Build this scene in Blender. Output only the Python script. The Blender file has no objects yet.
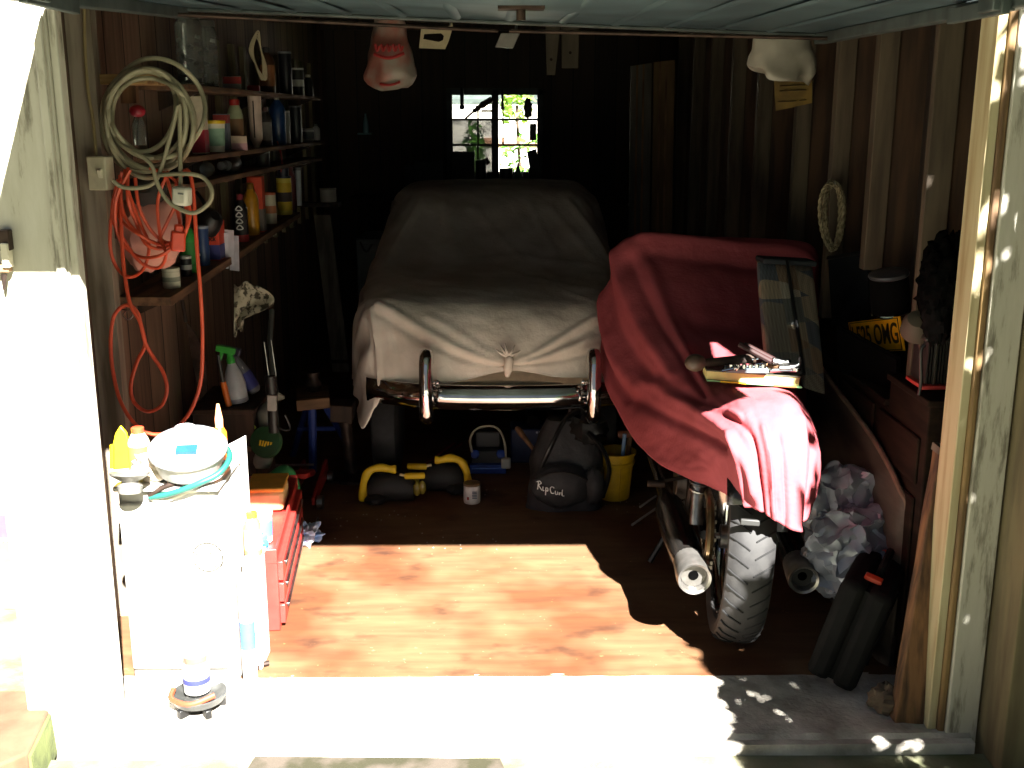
import bpy, math, random
from mathutils import Vector, Matrix, Euler, noise as _mn
random.seed(7)
class _Noise:                 # repeatable vector noise
    noise = staticmethod(_mn.noise)
    @staticmethod
    def noise_vector(p):
        return Vector((_mn.noise(p + Vector((9.3, 1.7, 4.1))), _mn.noise(p), _mn.noise(p + Vector((3.9, 7.2, 2.6)))))
noise = _Noise
C = bpy.context.scene.collection
PI = math.pi
H, FPX, PITCH, YAW = 1.65, 1109.0, math.radians(13.9), math.radians(.62)
_fh = Vector((math.sin(YAW), math.cos(YAW), 0))
_F = _fh * math.cos(PITCH) + Vector((0, 0, -math.sin(PITCH)))
_U = _fh * math.sin(PITCH) + Vector((0, 0, math.cos(PITCH)))
_R = Vector((math.cos(YAW), -math.sin(YAW), 0))
def V(*a): return Vector(a[0]) if len(a) == 1 else Vector(a)
def ray(px, py): return _F * FPX + _R * (px - 512) - _U * (py - 384)
def at(px, py, Y):            # point of the sight line at a measured depth
    d = ray(px, py); return Vector((0, 0, H)) + d * (Y / d.y)
def fl(px, py, z=0):          # point of the sight line at a measured height
    d = ray(px, py); return Vector((0, 0, H)) + d * ((z - H) / d.z)
def ax(px, py, X):            # point of the sight line on a wall at X
    d = ray(px, py); return Vector((0, 0, H)) + d * (X / d.x)

# ------------------------------------------------------------------ materials
def lin(c):
    if isinstance(c, str):
        c = c.lstrip('#'); c = [int(c[i:i+2], 16) / 255 for i in (0, 2, 4)]
        return tuple((x / 12.92 if x <= .04045 else ((x + .055) / 1.055) ** 2.4) for x in c)
    return tuple(c)
_mats = {}
def M(name, col, col2=None, rough=.6, metal=0., scale=14., stretch=(1, 1, 1), detail=4, bump=0., lo=.38, hi=.62, trans=0., spec=.5, bscale=None, coat=0):
    if name in _mats: return _mats[name]
    m = bpy.data.materials.new(name); m.use_nodes = True
    nt = m.node_tree; n = nt.nodes; l = nt.links
    b = n['Principled BSDF']
    a = lin(col); c2 = lin(col2) if col2 else tuple(x * .72 for x in a)
    tc = n.new('ShaderNodeTexCoord'); mp = n.new('ShaderNodeMapping'); mp.inputs['Scale'].default_value = stretch
    nz = n.new('ShaderNodeTexNoise'); nz.inputs['Scale'].default_value = scale; nz.inputs['Detail'].default_value = detail
    rp = n.new('ShaderNodeValToRGB')
    rp.color_ramp.elements[0].position = lo; rp.color_ramp.elements[1].position = hi
    rp.color_ramp.elements[0].color = (*c2, 1); rp.color_ramp.elements[1].color = (*a, 1)
    l.new(tc.outputs['Object'], mp.inputs['Vector']); l.new(mp.outputs['Vector'], nz.inputs['Vector'])
    l.new(nz.outputs['Fac'], rp.inputs['Fac']); l.new(rp.outputs['Color'], b.inputs['Base Color'])
    b.inputs['Roughness'].default_value = rough; b.inputs['Metallic'].default_value = metal
    b.inputs['Specular IOR Level'].default_value = spec
    if coat: b.inputs['Coat Weight'].default_value = coat
    if trans: b.inputs['Transmission Weight'].default_value = trans
    if bump:
        src = nz
        if bscale:
            src = n.new('ShaderNodeTexNoise'); src.inputs['Scale'].default_value = bscale; src.inputs['Detail'].default_value = 5
            l.new(mp.outputs['Vector'], src.inputs['Vector'])
        bp = n.new('ShaderNodeBump'); bp.inputs['Strength'].default_value = bump; bp.inputs['Distance'].default_value = .01
        l.new(src.outputs['Fac'], bp.inputs['Height']); l.new(bp.outputs['Normal'], b.inputs['Normal'])
    _mats[name] = m
    return m
def plain(col, rough=.5, metal=0, **k):     # a painted / plastic colour with faint mottling
    key = 'm_%s_%s_%s' % (col, rough, metal)
    a = lin(col)
    return M(key, col, tuple(x * .86 for x in a), rough=rough, metal=metal, scale=30, **k)
def plankmat(name, col, col2, width=.15, axis='Y', rough=.75, gap='#0a0705', vary=.5):
    """boards running vertically, width along the given axis, each board its own tone"""
    m = bpy.data.materials.new(name); m.use_nodes = True
    nt = m.node_tree; n = nt.nodes; l = nt.links; b = n['Principled BSDF']
    tc = n.new('ShaderNodeTexCoord'); sp = n.new('ShaderNodeSeparateXYZ'); l.new(tc.outputs['Object'], sp.inputs[0])
    dv = n.new('ShaderNodeMath'); dv.operation = 'DIVIDE'; dv.inputs[1].default_value = width
    l.new(sp.outputs[axis], dv.inputs[0])
    fr = n.new('ShaderNodeMath'); fr.operation = 'FRACT'; l.new(dv.outputs[0], fr.inputs[0])
    fo = n.new('ShaderNodeMath'); fo.operation = 'FLOOR'; l.new(dv.outputs[0], fo.inputs[0])
    wn = n.new('ShaderNodeTexWhiteNoise'); wn.noise_dimensions = '1D'; l.new(fo.outputs[0], wn.inputs['W'])
    mp = n.new('ShaderNodeMapping'); mp.inputs['Scale'].default_value = (18, 18, 1.2) if axis != 'Z' else (1.2, 1.2, 18)
    l.new(tc.outputs['Object'], mp.inputs['Vector'])
    nz = n.new('ShaderNodeTexNoise'); nz.inputs['Scale'].default_value = 1.6; nz.inputs['Detail'].default_value = 6
    l.new(mp.outputs['Vector'], nz.inputs['Vector'])
    mx = n.new('ShaderNodeMath'); mx.operation = 'MULTIPLY_ADD'; mx.inputs[1].default_value = vary; l.new(wn.outputs['Value'], mx.inputs[0])
    l.new(nz.outputs['Fac'], mx.inputs[2])
    rp = n.new('ShaderNodeValToRGB'); rp.color_ramp.elements[0].position = .35; rp.color_ramp.elements[1].position = .95
    rp.color_ramp.elements[0].color = (*lin(col2), 1); rp.color_ramp.elements[1].color = (*lin(col), 1)
    l.new(mx.outputs[0], rp.inputs['Fac'])
    lt = n.new('ShaderNodeMath'); lt.operation = 'LESS_THAN'; lt.inputs[1].default_value = .05; l.new(fr.outputs[0], lt.inputs[0])
    mc = n.new('ShaderNodeMixRGB'); l.new(lt.outputs[0], mc.inputs['Fac']); l.new(rp.outputs['Color'], mc.inputs[1]); mc.inputs[2].default_value = (*lin(gap), 1)
    l.new(mc.outputs['Color'], b.inputs['Base Color']); b.inputs['Roughness'].default_value = rough
    _mats[name] = m
    return m

# ------------------------------------------------------------------ mesh builder
def rotm(r):
    if r is None: return Matrix.Identity(3)
    if isinstance(r, Matrix): return r.to_3x3()
    return Euler([math.radians(x) for x in r]).to_matrix()
def cat(P, t):
    n = len(P); i = min(int(t), n - 2); f = t - i
    p0, p1, p2, p3 = P[max(i-1, 0)], P[i], P[i+1], P[min(i+2, n-1)]
    return (p1 * 2 + (p2 - p0) * f + (p0 * 2 - p1 * 5 + p2 * 4 - p3) * f * f + (p1 * 3 - p0 - p2 * 3 + p3) * f ** 3) * .5
def spline(pts, n=6, closed=False):
    P = [V(p) for p in pts]
    if closed:
        out = []
        k = len(P); Q = [P[-1]] + P + [P[0], P[1]]
        for i in range(k):
            for j in range(n): out.append(cat(Q[i:i+4], 1 + j / n))
        return out
    return [cat(P, i / n) for i in range((len(P) - 1) * n + 1)]
class B:
    def __init__(s): s.v = []; s.f = []
    def add(s, vs, fs):
        o = len(s.v); s.v += [V(p) for p in vs]; s.f += [[i + o for i in f] for f in fs]; return s
    def box(s, c, d, r=None):
        R = rotm(r); c = V(c)
        vs = [c + R @ Vector((x * d[0] / 2, y * d[1] / 2, z * d[2] / 2)) for z in (-1, 1) for y in (-1, 1) for x in (-1, 1)]
        return s.add(vs, [(0, 2, 3, 1), (4, 5, 7, 6), (0, 1, 5, 4), (2, 6, 7, 3), (0, 4, 6, 2), (1, 3, 7, 5)])
    def bx(s, x0, x1, y0, y1, z0, z1): return s.box(((x0+x1)/2, (y0+y1)/2, (z0+z1)/2), (x1-x0, y1-y0, z1-z0))
    def hexa(s, a, b):            # two quads, same winding
        return s.add(list(a) + list(b), [(3, 2, 1, 0), (4, 5, 6, 7)] + [(i, (i+1) % 4, 4 + (i+1) % 4, 4 + i) for i in range(4)])
    def prism(s, poly, vec):
        n = len(poly); P = [V(p) for p in poly]; w = V(vec)
        return s.add(P + [p + w for p in P], [tuple(range(n))[::-1], tuple(range(n, 2*n))] + [(i, (i+1) % n, n + (i+1) % n, n + i) for i in range(n)])
    def rings(s, rs, caps=True, closed=False):
        n = len(rs[0]); o = len(s.v)
        for r in rs: s.v += [V(p) for p in r]
        m = len(rs)
        for i in range(m if closed else m - 1):
            a = o + i * n; b = o + ((i + 1) % m) * n
            for j in range(n): s.f.append([a + j, a + (j+1) % n, b + (j+1) % n, b + j])
        if caps and not closed:
            s.f.append([o + j for j in range(n)][::-1]); s.f.append([o + (m-1)*n + j for j in range(n)])
        return s
    def tube(s, pts, r, n=8, closed=False, caps=True, flat=1.):
        P = [V(p) for p in pts]; k = len(P); rs = []
        rad = r if isinstance(r, (list, tuple)) else [r] * k
        T = []
        for i in range(k):
            if closed: t = P[(i+1) % k] - P[i-1]
            else: t = P[min(i+1, k-1)] - P[max(i-1, 0)]
            T.append(t.normalized() if t.length > 1e-9 else Vector((0, 0, 1)))
        u = T[0].orthogonal().normalized()
        if flat != 1.: u = (Vector((0, 0, 1)) - T[0] * T[0].z).normalized() if abs(T[0].z) < .95 else u
        for i in range(k):
            u = (u - T[i] * u.dot(T[i])); u = u.normalized() if u.length > 1e-6 else T[i].orthogonal().normalized()
            w = T[i].cross(u)
            rs.append([P[i] + (u * math.cos(a) * flat + w * math.sin(a)) * rad[i] for a in (2*PI*j/n for j in range(n))])
        return s.rings(rs, caps, closed)
    def cyl(s, p0, p1, r0, r1=None, n=20): return s.tube([p0, p1], [r0, r0 if r1 is None else r1], n)
    def lathe(s, prof, c=(0, 0, 0), n=24, r=None, sx=1, sy=1):
        R = rotm(r); c = V(c)
        rs = [[c + R @ Vector((math.cos(a)*q*sx, math.sin(a)*q*sy, z)) for a in (2*PI*j/n for j in range(n))] for q, z in prof]
        return s.rings(rs)
    def ball(s, c, rad, n=14, m=9, r=None, rough=0, rs=4, seed=0):
        R = rotm(r); c = V(c); rr = rad if isinstance(rad, (tuple, list)) else (rad,)*3
        rings = []
        for i in range(m + 1):
            th = PI * max(.02, min(.98, i / m)); ring = []
            for j in range(n):
                ph = 2*PI*j/n; d = Vector((math.sin(th)*math.cos(ph), math.sin(th)*math.sin(ph), -math.cos(th)))
                k = 1 + rough * noise.noise(d * rs + Vector((seed*3.1, 0, 0)))
                ring.append(c + R @ Vector((d.x*rr[0]*k, d.y*rr[1]*k, d.z*rr[2]*k)))
            rings.append(ring)
        return s.rings(rings)
    def grid(s, P):               # rows of points
        o = len(s.v); n = len(P[0])
        for r in P: s.v += [V(p) for p in r]
        for i in range(len(P) - 1):
            for j in range(n - 1): s.f.append([o+i*n+j, o+i*n+j+1, o+(i+1)*n+j+1, o+(i+1)*n+j])
        return s
    def jitter(s, amp, scale, off=0):
        for p in s.v: p += noise.noise_vector(p * scale + Vector((off, off*2, 0))) * amp
        return s
    def build(s, name, mat, parent=None, w=False, bev=0, solid=0, sub=0, ang=38, smooth=True, label=None):
        me = bpy.data.meshes.new(name)
        off = parent.location.copy() if (parent and w) else Vector()
        if parent and w and parent.parent: off = parent.parent.location + parent.location
        loc = Vector()
        if not parent:
            xs = [p.x for p in s.v]; ys = [p.y for p in s.v]; zs = [p.z for p in s.v]
            loc = Vector(((min(xs)+max(xs))/2, (min(ys)+max(ys))/2, min(zs))); off = loc
        me.from_pydata([p - off for p in s.v], [], s.f); me.update()
        import bmesh
        bm = bmesh.new(); bm.from_mesh(me); bmesh.ops.recalc_face_normals(bm, faces=bm.faces); bm.to_mesh(me); bm.free()
        if smooth:
            me.polygons.foreach_set('use_smooth', [True] * len(me.polygons)); me.set_sharp_from_angle(angle=math.radians(ang))
        me.materials.append(mat)
        o = bpy.data.objects.new(name, me); C.objects.link(o); o.location = loc
        if parent: o.parent = parent
        if solid: md = o.modifiers.new('s', 'SOLIDIFY'); md.thickness = solid; md.offset = 0
        if bev: md = o.modifiers.new('b', 'BEVEL'); md.width = bev; md.segments = 2; md.limit_method = 'ANGLE'; md.angle_limit = math.radians(40)
        if sub: md = o.modifiers.new('u', 'SUBSURF'); md.levels = sub; md.render_levels = sub
        if label: o['label'] = label
        return o
def tag(o, label, cat, group=None, kind=None):
    o['label'] = label; o['category'] = cat
    if group: o['group'] = group
    if kind: o['kind'] = kind
    return o
def thing(name, label, cat, loc=(0, 0, 0), rz=0, group=None):
    o = bpy.data.objects.new(name, None); C.objects.link(o); o.empty_display_size = .05
    o.location = loc; o.rotation_euler = (0, 0, math.radians(rz))
    return tag(o, label, cat, group)
def struct(o): o['kind'] = 'structure'; return o
def text(name, body, size, mat, parent, M4, sx=1., ext=.0006, bold=0):
    cu = bpy.data.curves.new(name, 'FONT'); cu.body = body; cu.size = size; cu.extrude = ext; cu.offset = bold
    cu.align_x = 'CENTER'; cu.align_y = 'CENTER'; cu.materials.append(mat)
    tmp = bpy.data.objects.new(name, cu); C.objects.link(tmp)
    dg = bpy.context.evaluated_depsgraph_get(); me = bpy.data.meshes.new_from_object(tmp.evaluated_get(dg))
    bpy.data.objects.remove(tmp); me.materials.clear(); me.materials.append(mat)
    o = bpy.data.objects.new(name, me); C.objects.link(o); o.parent = parent
    o.matrix_local = M4 @ Matrix.Diagonal((sx, 1, 1, 1)); return o
FRONT = Matrix.Rotation(PI/2, 4, 'X')   # text reads from -Y

# common materials
wood_dark = M('dark_wood', '#3d2a1c', '#20150d', rough=.8, scale=3, stretch=(9, 9, 1), bump=.15)
wood_mid = M('mid_wood', '#7a5a3c', '#4e3521', rough=.75, scale=3, stretch=(9, 9, 1), bump=.15)
wood_stud = M('stud_wood', '#54493a', '#3c3226', rough=.8, scale=2.5, stretch=(10, 10, 1), bump=.15)
wood_end = M('sawn_wood', '#b4935f', '#846741', rough=.8, scale=6, stretch=(1, 6, 6))
black = plain('#141414', .45); blackrub = M('black_rubber', '#1b1b1c', '#101011', rough=.75, scale=40)
chrome = M('chrome', '#d8d8d8', '#c0c0c0', rough=.09, metal=1, scale=8)
steel = M('steel', '#9a9a98', '#6f6e6c', rough=.35, metal=1, scale=20)
rust = M('rusty_steel', '#4a3b33', '#2a211d', rough=.6, metal=.7, scale=18)
white = plain('#e6e6e2', .45); cream = plain('#cfc6a8', .6); red = plain('#a52a22', .45); yellow = plain('#e0b61c', .45)
orange = plain('#d8641e', .45); green = plain('#2c8a3c', .45); blue = plain('#2b4f9c', .45); grey = plain('#777975', .6)
# ------------------------------------------------------------------ the setting
XL, XR, YB, YF, ZC = -1.28, 1.40, 8.5, 2.72, 2.4
plym = bpy.data.materials.new('plywood_floor'); plym.use_nodes = True
def _ply():
    nt = plym.node_tree; n = nt.nodes; l = nt.links; b = n['Principled BSDF']
    tc = n.new('ShaderNodeTexCoord')
    def nz(sc, st, det=5):
        mp = n.new('ShaderNodeMapping'); mp.inputs['Scale'].default_value = st; l.new(tc.outputs['Object'], mp.inputs['Vector'])
        t = n.new('ShaderNodeTexNoise'); t.inputs['Scale'].default_value = sc; t.inputs['Detail'].default_value = det; l.new(mp.outputs['Vector'], t.inputs['Vector']); return t
    def ramp(src, a, ca, c, cc):
        r = n.new('ShaderNodeValToRGB'); r.color_ramp.elements[0].position = a; r.color_ramp.elements[1].position = c
        r.color_ramp.elements[0].color = (*ca, 1); r.color_ramp.elements[1].color = (*cc, 1); l.new(src.outputs['Fac'], r.inputs['Fac']); return r
    g = ramp(nz(4, (1, 7, 1)), .3, lin('#5b4029'), .7, lin('#6f5136'))
    st = ramp(nz(2.2, (1, 1, 1), 3), .40, lin('#d2ae8c'), .54, (1, 1, 1))
    sp = ramp(nz(55, (1, 1, 1), 2), .72, (1, 1, 1), .76, (2.2, 2.4, 2.6))
    dk = ramp(nz(6, (1, 1.6, 1), 4), .30, (.55, .5, .46), .42, (1, 1, 1))
    def mul(a, c):
        m = n.new('ShaderNodeMixRGB'); m.blend_type = 'MULTIPLY'; m.inputs['Fac'].default_value = 1
        l.new(a.outputs['Color'], m.inputs[1]); l.new(c.outputs['Color'], m.inputs[2]); return m
    o = mul(mul(mul(g, st), dk), sp); l.new(o.outputs['Color'], b.inputs['Base Color']); b.inputs['Roughness'].default_value = .7
_ply()
conc = M('concrete', '#c9c3b8', '#857f75', rough=.9, scale=9, detail=8, bump=.5, bscale=60, lo=.3, hi=.65)
moss = M('mossy_concrete', '#7d7a66', '#565a3c', rough=.95, scale=5, detail=8, bump=.5, bscale=50, lo=.35, hi=.6)
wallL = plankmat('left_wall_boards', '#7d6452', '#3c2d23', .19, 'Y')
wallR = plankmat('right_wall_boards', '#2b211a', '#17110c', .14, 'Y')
wallB = plankmat('back_wall_boards', '#3a2a1e', '#1c140e', .16, 'X')
struct(B().bx(XL-.01, XR+.05, 3.02, YB+.1, -.12, 0).build('floor', plym))
g = B(); R = random.Random(3)
top = [[Vector((-1.18 + 2.46*i/40, 2.66 + .37*j/10, .004*noise.noise(Vector((i*.5, j*.5, 0))) - .002 - (.03 if j == 0 else 0) + (.006*noise.noise(Vector((i*1.7, j*1.3, 4)))))) for i in range(41)] for j in range(11)]
g.grid(top)
o = struct(g.build('floor_sill', conc, solid=.0)); 
struct(B().bx(-1.18, 1.28, 2.66, 3.02, -.2, -.012).build('floor_sill_base', conc))
g = B(); g.grid([[Vector((-7 + 14*i/60, -4 + 6.66*j/30, -.045 + .012*noise.noise(Vector((i*.6, j*.6, 1))))) for i in range(61)] for j in range(31)])
struct(g.build('ground_drive', moss))
grassm = M('grass_ground', '#7d8a55', '#5c6340', rough=.95, scale=6, detail=8)
struct(B().bx(-7, XL-.06, 2.66, 20, -.3, -.05).build('ground_side', moss))
struct(B().bx(XR+.06, 7, 2.66, 20, -.3, -.08).build('ground_verge', grassm))
struct(B().bx(XL-.06, XR+.06, YB+.1, 20, -.3, -.04).build('ground_yard', grassm))
# walls and roof
wl = struct(B().bx(XL-.012, XL, YF+.1, YB, -.02, ZC).build('wall_left', wallL))
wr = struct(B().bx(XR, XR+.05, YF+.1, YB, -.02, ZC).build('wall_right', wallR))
p0 = at(452, 95, YB); p1 = at(533, 168, YB); WX0, WX1, WZ0, WZ1 = p0.x, p1.x+.03, p1.z-.03, p0.z
wb = B().bx(XL, WX0, YB, YB+.06, -.02, ZC); wb.bx(WX1, XR, YB, YB+.06, -.02, ZC); wb.bx(WX0, WX1, YB, YB+.06, -.02, WZ0); wb.bx(WX0, WX1, YB, YB+.06, WZ1, ZC)
struct(wb.build('wall_back', wallB))
roofm = plankmat('roof_boards', '#2e2219', '#191209', .18, 'Y')
struct(B().bx(XL-.12, XR+.12, YF-.05, YB+.15, ZC, ZC+.06).build('ceiling', roofm))
for i in range(7):
    struct(B().bx(XL, XR, 3.95+i*.72, 4.0+i*.72, 2.2, 2.32).build('trim_%d' % (i+1), wood_dark))
struct(B().bx(XL-.05, XR+.05, YF, YF+.1, 1.925, ZC).build('wall_front', M('lintel_wood', '#c9c3b2', '#9a927f', scale=3, stretch=(1, 1, 8))))
# left wall battens between the shelves
batm = M('batten_wood', '#847a5c', '#5f563d', rough=.8, scale=3, stretch=(9, 9, 1))
ys = [ax(p, 120, XL+.02).y for p in (207, 222, 237, 248, 262, 272, 281, 289, 297, 305, 313)]
for y in ys:
    B().bx(XL-.002, XL+.022, y-.03, y+.03, .95, 1.95).build('batten', batm, wl, w=True)
# left studs close to the door
B().bx(XL, -1.085, 2.83, 2.87, -.02, 2.3).build('stud', wood_dark, wl, w=True)
B().bx(XL, -1.205, 3.44, 3.49, -.02, 2.3).build('stud', M('grey_stud', '#94887a', '#655a4b', rough=.85, scale=2.5, stretch=(10, 10, 1)), wl, w=True)
# right wall studs
for i, (y, xa, xb) in enumerate(((3.2, 1.218, 1.29), (3.74, 1.235, 1.3), (4.2, 1.24, 1.305), (4.75, 1.24, 1.305), (5.3, 1.2, 1.27), (5.9, 1.2, 1.27), (6.5, 1.2, 1.27), (7.1, 1.2, 1.27), (7.7, 1.2, 1.27))):
    B().bx(xa, xb, y, y+(.03 if y < 3.3 else .05), (1.12 if 3.5 < y < 4 else .868) if y < 4.3 else -.02, 2.3).build('stud', wood_stud, wr, w=True, bev=.003)
    B().bx(xb, XR+.01, y+.01, y+.06, (1.12 if 3.5 < y < 4 else .868) if y < 4.3 else -.02, 2.3).build('batten', M('red_batten', '#46301f', '#2c1d12', rough=.8, scale=3, stretch=(9, 9, 1)), wr, w=True)
# window in the back wall
wf = B(); fm = M('window_paint', '#3a3d38', '#22241f', rough=.6)
xm = at(494.5, 130, YB).x
for a, b_ in ((WX0-.04, WX0), (WX1, WX1+.04), (xm-.022, xm+.03)): wf.bx(a, b_, YB-.03, YB+.05, WZ0-.04, WZ1+.04)
wf.bx(WX0-.04, WX1+.04, YB-.03, YB+.05, WZ0-.05, WZ0); wf.bx(WX0-.04, WX1+.04, YB-.03, YB+.05, WZ1, WZ1+.05)
zs = [at(492, 119.5, YB).z, at(492, 145, YB).z]
for z in zs: wf.bx(WX0, WX1, YB-.01, YB+.03, z-.008, z+.008)
wn = struct(wf.build('window_1', fm))
def glassmat(name, dirt, thr):
    m = bpy.data.materials.new(name); m.use_nodes = True; nt = m.node_tree; n = nt.nodes; l = nt.links
    out = n['Material Output']; b = n['Principled BSDF']; b.inputs['Base Color'].default_value = (*lin('#6d827c'), 1); b.inputs['Roughness'].default_value = .7
    tr = n.new('ShaderNodeBsdfTransparent'); mx = n.new('ShaderNodeMixShader'); tc = n.new('ShaderNodeTexCoord')
    nz = n.new('ShaderNodeTexNoise'); nz.inputs['Scale'].default_value = 9; nz.inputs['Detail'].default_value = 6; l.new(tc.outputs['Object'], nz.inputs['Vector'])
    rp = n.new('ShaderNodeValToRGB'); rp.color_ramp.elements[0].position = .3; rp.color_ramp.elements[1].position = .7
    rp.color_ramp.elements[0].color = (thr,)*3 + (1,); rp.color_ramp.elements[1].color = (dirt,)*3 + (1,)
    l.new(nz.outputs['Fac'], rp.inputs['Fac']); l.new(rp.outputs['Color'], mx.inputs['Fac'])
    l.new(tr.outputs[0], mx.inputs[1]); l.new(b.outputs[0], mx.inputs[2]); l.new(mx.outputs[0], out.inputs['Surface']); return m
clean = glassmat('window_glass', .12, .02); dirty = glassmat('dirty_window_glass', .9, .7)
lev = [WZ0] + zs[::-1] + [WZ1]
lev = sorted(lev)
for ci, (a, b_) in enumerate(((WX0, xm-.022), (xm+.03, WX1))):
    for k in range(3):
        B().bx(a, b_, YB+.008, YB+.012, lev[k], lev[k+1]).build('pane', dirty if (ci == 0 and k < 2) else clean, wn, w=True, label='hazy dirty pane' if (ci == 0 and k < 2) else None)
# door jambs
paint = bpy.data.materials.new('weathered_paint'); paint.use_nodes = True
def _paint():
    nt = paint.node_tree; n = nt.nodes; l = nt.links; b = n['Principled BSDF']; tc = n.new('ShaderNodeTexCoord')
    mp = n.new('ShaderNodeMapping'); mp.inputs['Scale'].default_value = (14, 14, 2.2); l.new(tc.outputs['Object'], mp.inputs['Vector'])
    nz = n.new('ShaderNodeTexNoise'); nz.inputs['Scale'].default_value = 1.8; nz.inputs['Detail'].default_value = 8; nz.inputs['Roughness'].default_value = .65; l.new(mp.outputs['Vector'], nz.inputs['Vector'])
    rp = n.new('ShaderNodeValToRGB'); e = rp.color_ramp.elements
    e[0].position = .36; e[0].color = (*lin('#736e60'), 1); e[1].position = .47; e[1].color = (*lin('#aeaa9b'), 1)
    q = e.new(.7); q.color = (*lin('#b8b5a8'), 1)
    l.new(nz.outputs['Fac'], rp.inputs['Fac']); l.new(rp.outputs['Color'], b.inputs['Base Color']); b.inputs['Roughness'].default_value = .7
_paint()
creamp = M('cream_paint', '#b3a884', '#937f58', rough=.7, scale=2, stretch=(12, 12, 1.2), lo=.3, hi=.55)
brownp = M('bare_wood', '#80663f', '#58412a', rough=.8, scale=2, stretch=(12, 12, 1.5))
khaki = M('khaki_post', '#6f6448', '#574c36', rough=.8, scale=2, stretch=(9, 9, 1.5))
jl = struct(B().bx(-1.285, -1.057, YF, YF+.05, -.09, 1.93).build('trim_11', paint, bev=.004))
B().bx(-1.057, -1.037, YF+.01, YF+.05, -.03, 1.93).build('stop_bead', paint, jl, w=True, bev=.003)
B().bx(-1.085, -1.062, YF-.012, YF+.001, -.06, 1.93).build('raised_bead', paint, jl, w=True, bev=.004)
jr = struct(B().bx(1.215, 1.30, YF-.02, YF+.11, -.09, 1.93).build('trim_12', paint, bev=.004))
B().bx(1.172, 1.196, YF+.0, YF+.1, -.06, 1.93).build('stop_bead', creamp, jr, w=True, bev=.003)
B().bx(1.196, 1.215, YF-.012, YF+.1, -.075, 1.93).build('inner_bead', brownp, jr, w=True, bev=.006)
struct(B().bx(1.305, 1.375, YF-.16, YF+.0, -.09, 2.2).build('trim_13', khaki, bev=.004))
fr = struct(B().bx(1.38, 3.2, YF-.1, YF-.06, .16, 1.9).build('wall_right_outside', plankmat('gate_boards', '#8d7d58', '#6b5c3d', .16, 'X')))
B().bx(1.38, 3.2, YF-.13, YF-.1, .28, .36).build('rail', khaki, fr, w=True)
B().bx(1.378, 3.2, YF-.17, YF-.1, .08, .16).build('rail', khaki, fr, w=True)
B().bx(1.38, 3.2, YF-.14, YF-.06, -.09, .08).build('gravel_board', brownp, fr, w=True)
# up-and-over garage door, open overhead
RL, RR, FL_, FR_ = V(-1.03, 3.80, 1.972), V(1.10, 3.97, 1.903), V(-1.02, 2.11, 1.89), V(1.12, 2.10, 1.893)
gd = thing('garage_door', 'grey-green up-and-over garage door swung open flat overhead across the doorway', 'door', (RL+RR+FL_+FR_)/4)
dm = M('door_paint', '#465a60', '#37474d', rough=.45, scale=4, metal=.0)
g = B(); up = V(0, 0, .012)
g.hexa([FL_, FR_, RR, RL], [FL_+up, FR_+up, RR+up, RL+up]); g.build('panel', dm, gd, w=True)
def lerp(a, b, t): return a + (b - a) * t
for k in range(1, 12):
    a = lerp(FL_, FR_, k/12); b_ = lerp(RL, RR, k/12); g = B(); u = V(.018, 0, 0); dn = V(0, 0, -.005)
    g.hexa([a-u, a+u, b_+u, b_-u], [a-u*.4+dn, a+u*.4+dn, b_+u*.4+dn, b_-u*.4+dn]); g.build('rib', dm, gd, w=True)
def rail(a, b_, nm, wd=.04, ht=.035, mt=steel):
    d = (b_ - a).normalized(); s_ = d.cross(V(0, 0, 1)).normalized() * wd/2; dz = V(0, 0, -ht); g = B()
    g.hexa([a-s_, a+s_, b_+s_, b_-s_], [a-s_+dz, a+s_+dz, b_+s_+dz, b_-s_+dz]); return g.build(nm, mt, gd, w=True, bev=.004)
fst = M('door_frame_steel', '#515a59', '#3c4443', rough=.5, metal=.3)
rail(RL, RR, 'frame_rail', wd=.03, ht=.012, mt=fst); rail(FL_, FR_, 'frame_rail', mt=fst); rail(RL, FL_, 'frame_rail', mt=fst); rail(RR, FR_, 'frame_rail', mt=fst)
m_ = lerp(RL, RR, .49)
q = fl(521, 4, 1.915); q.z = 1.905
g = B().box(q, (.12, .08, .008)); g.cyl(q, q + V(0, 0, -.03), .012); g.build('lock_boss', rust, gd, w=True)
g = B()
g.tube([m_ + V(-.02, -.03, -.035), lerp(RL, FL_, .12) + V(.04, 0, -.028)], .006); g.tube([m_ + V(.02, -.03, -.035), lerp(RR, FR_, .12) + V(-.04, 0, -.028)], .006)
g.build('lock_rod', rust, gd, w=True)
for (a, b_, sx) in ((RL, FL_, -1), (RR, FR_, 1)):
    c = lerp(a, b_, .72) + V(-sx*.035, 0, -.03)
    g = B().box(c, (.02, .3, .035)); g.box(c + V(0, -.1, .02), (.05, .08, .06)); g.build('pivot_bracket', fst, gd, w=True, bev=.003)
# ------------------------------------------------------------------ covered car
def patch(table, nu, nv, disp):
    """smooth sheet through a table of measured points; disp(u, v, p) pushes folds along the normal"""
    T = [[(at(*p) if not isinstance(p, Vector) else p) for p in r] for r in table]
    nr, nc = len(T), len(T[0]); P = []
    for i in range(nv + 1):
        v = (nr - 1) * i / nv
        rowpts = [cat([T[k][c] for k in range(nr)], v) for c in range(nc)]
        P.append([cat(rowpts, (nc - 1) * j / nu) for j in range(nu + 1)])
    Q = []
    for i in range(nv + 1):
        r = []
        for j in range(nu + 1):
            du = P[i][min(j+1, nu)] - P[i][max(j-1, 0)]; dv = P[min(i+1, nv)][j] - P[max(i-1, 0)][j]
            n = du.cross(dv); n = n.normalized() if n.length > 1e-9 else V(0, 0, 1)
            r.append(P[i][j] + n * disp((nc-1)*j/nu, (nr-1)*i/nv, P[i][j]))
        Q.append(r)
    return Q
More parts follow.
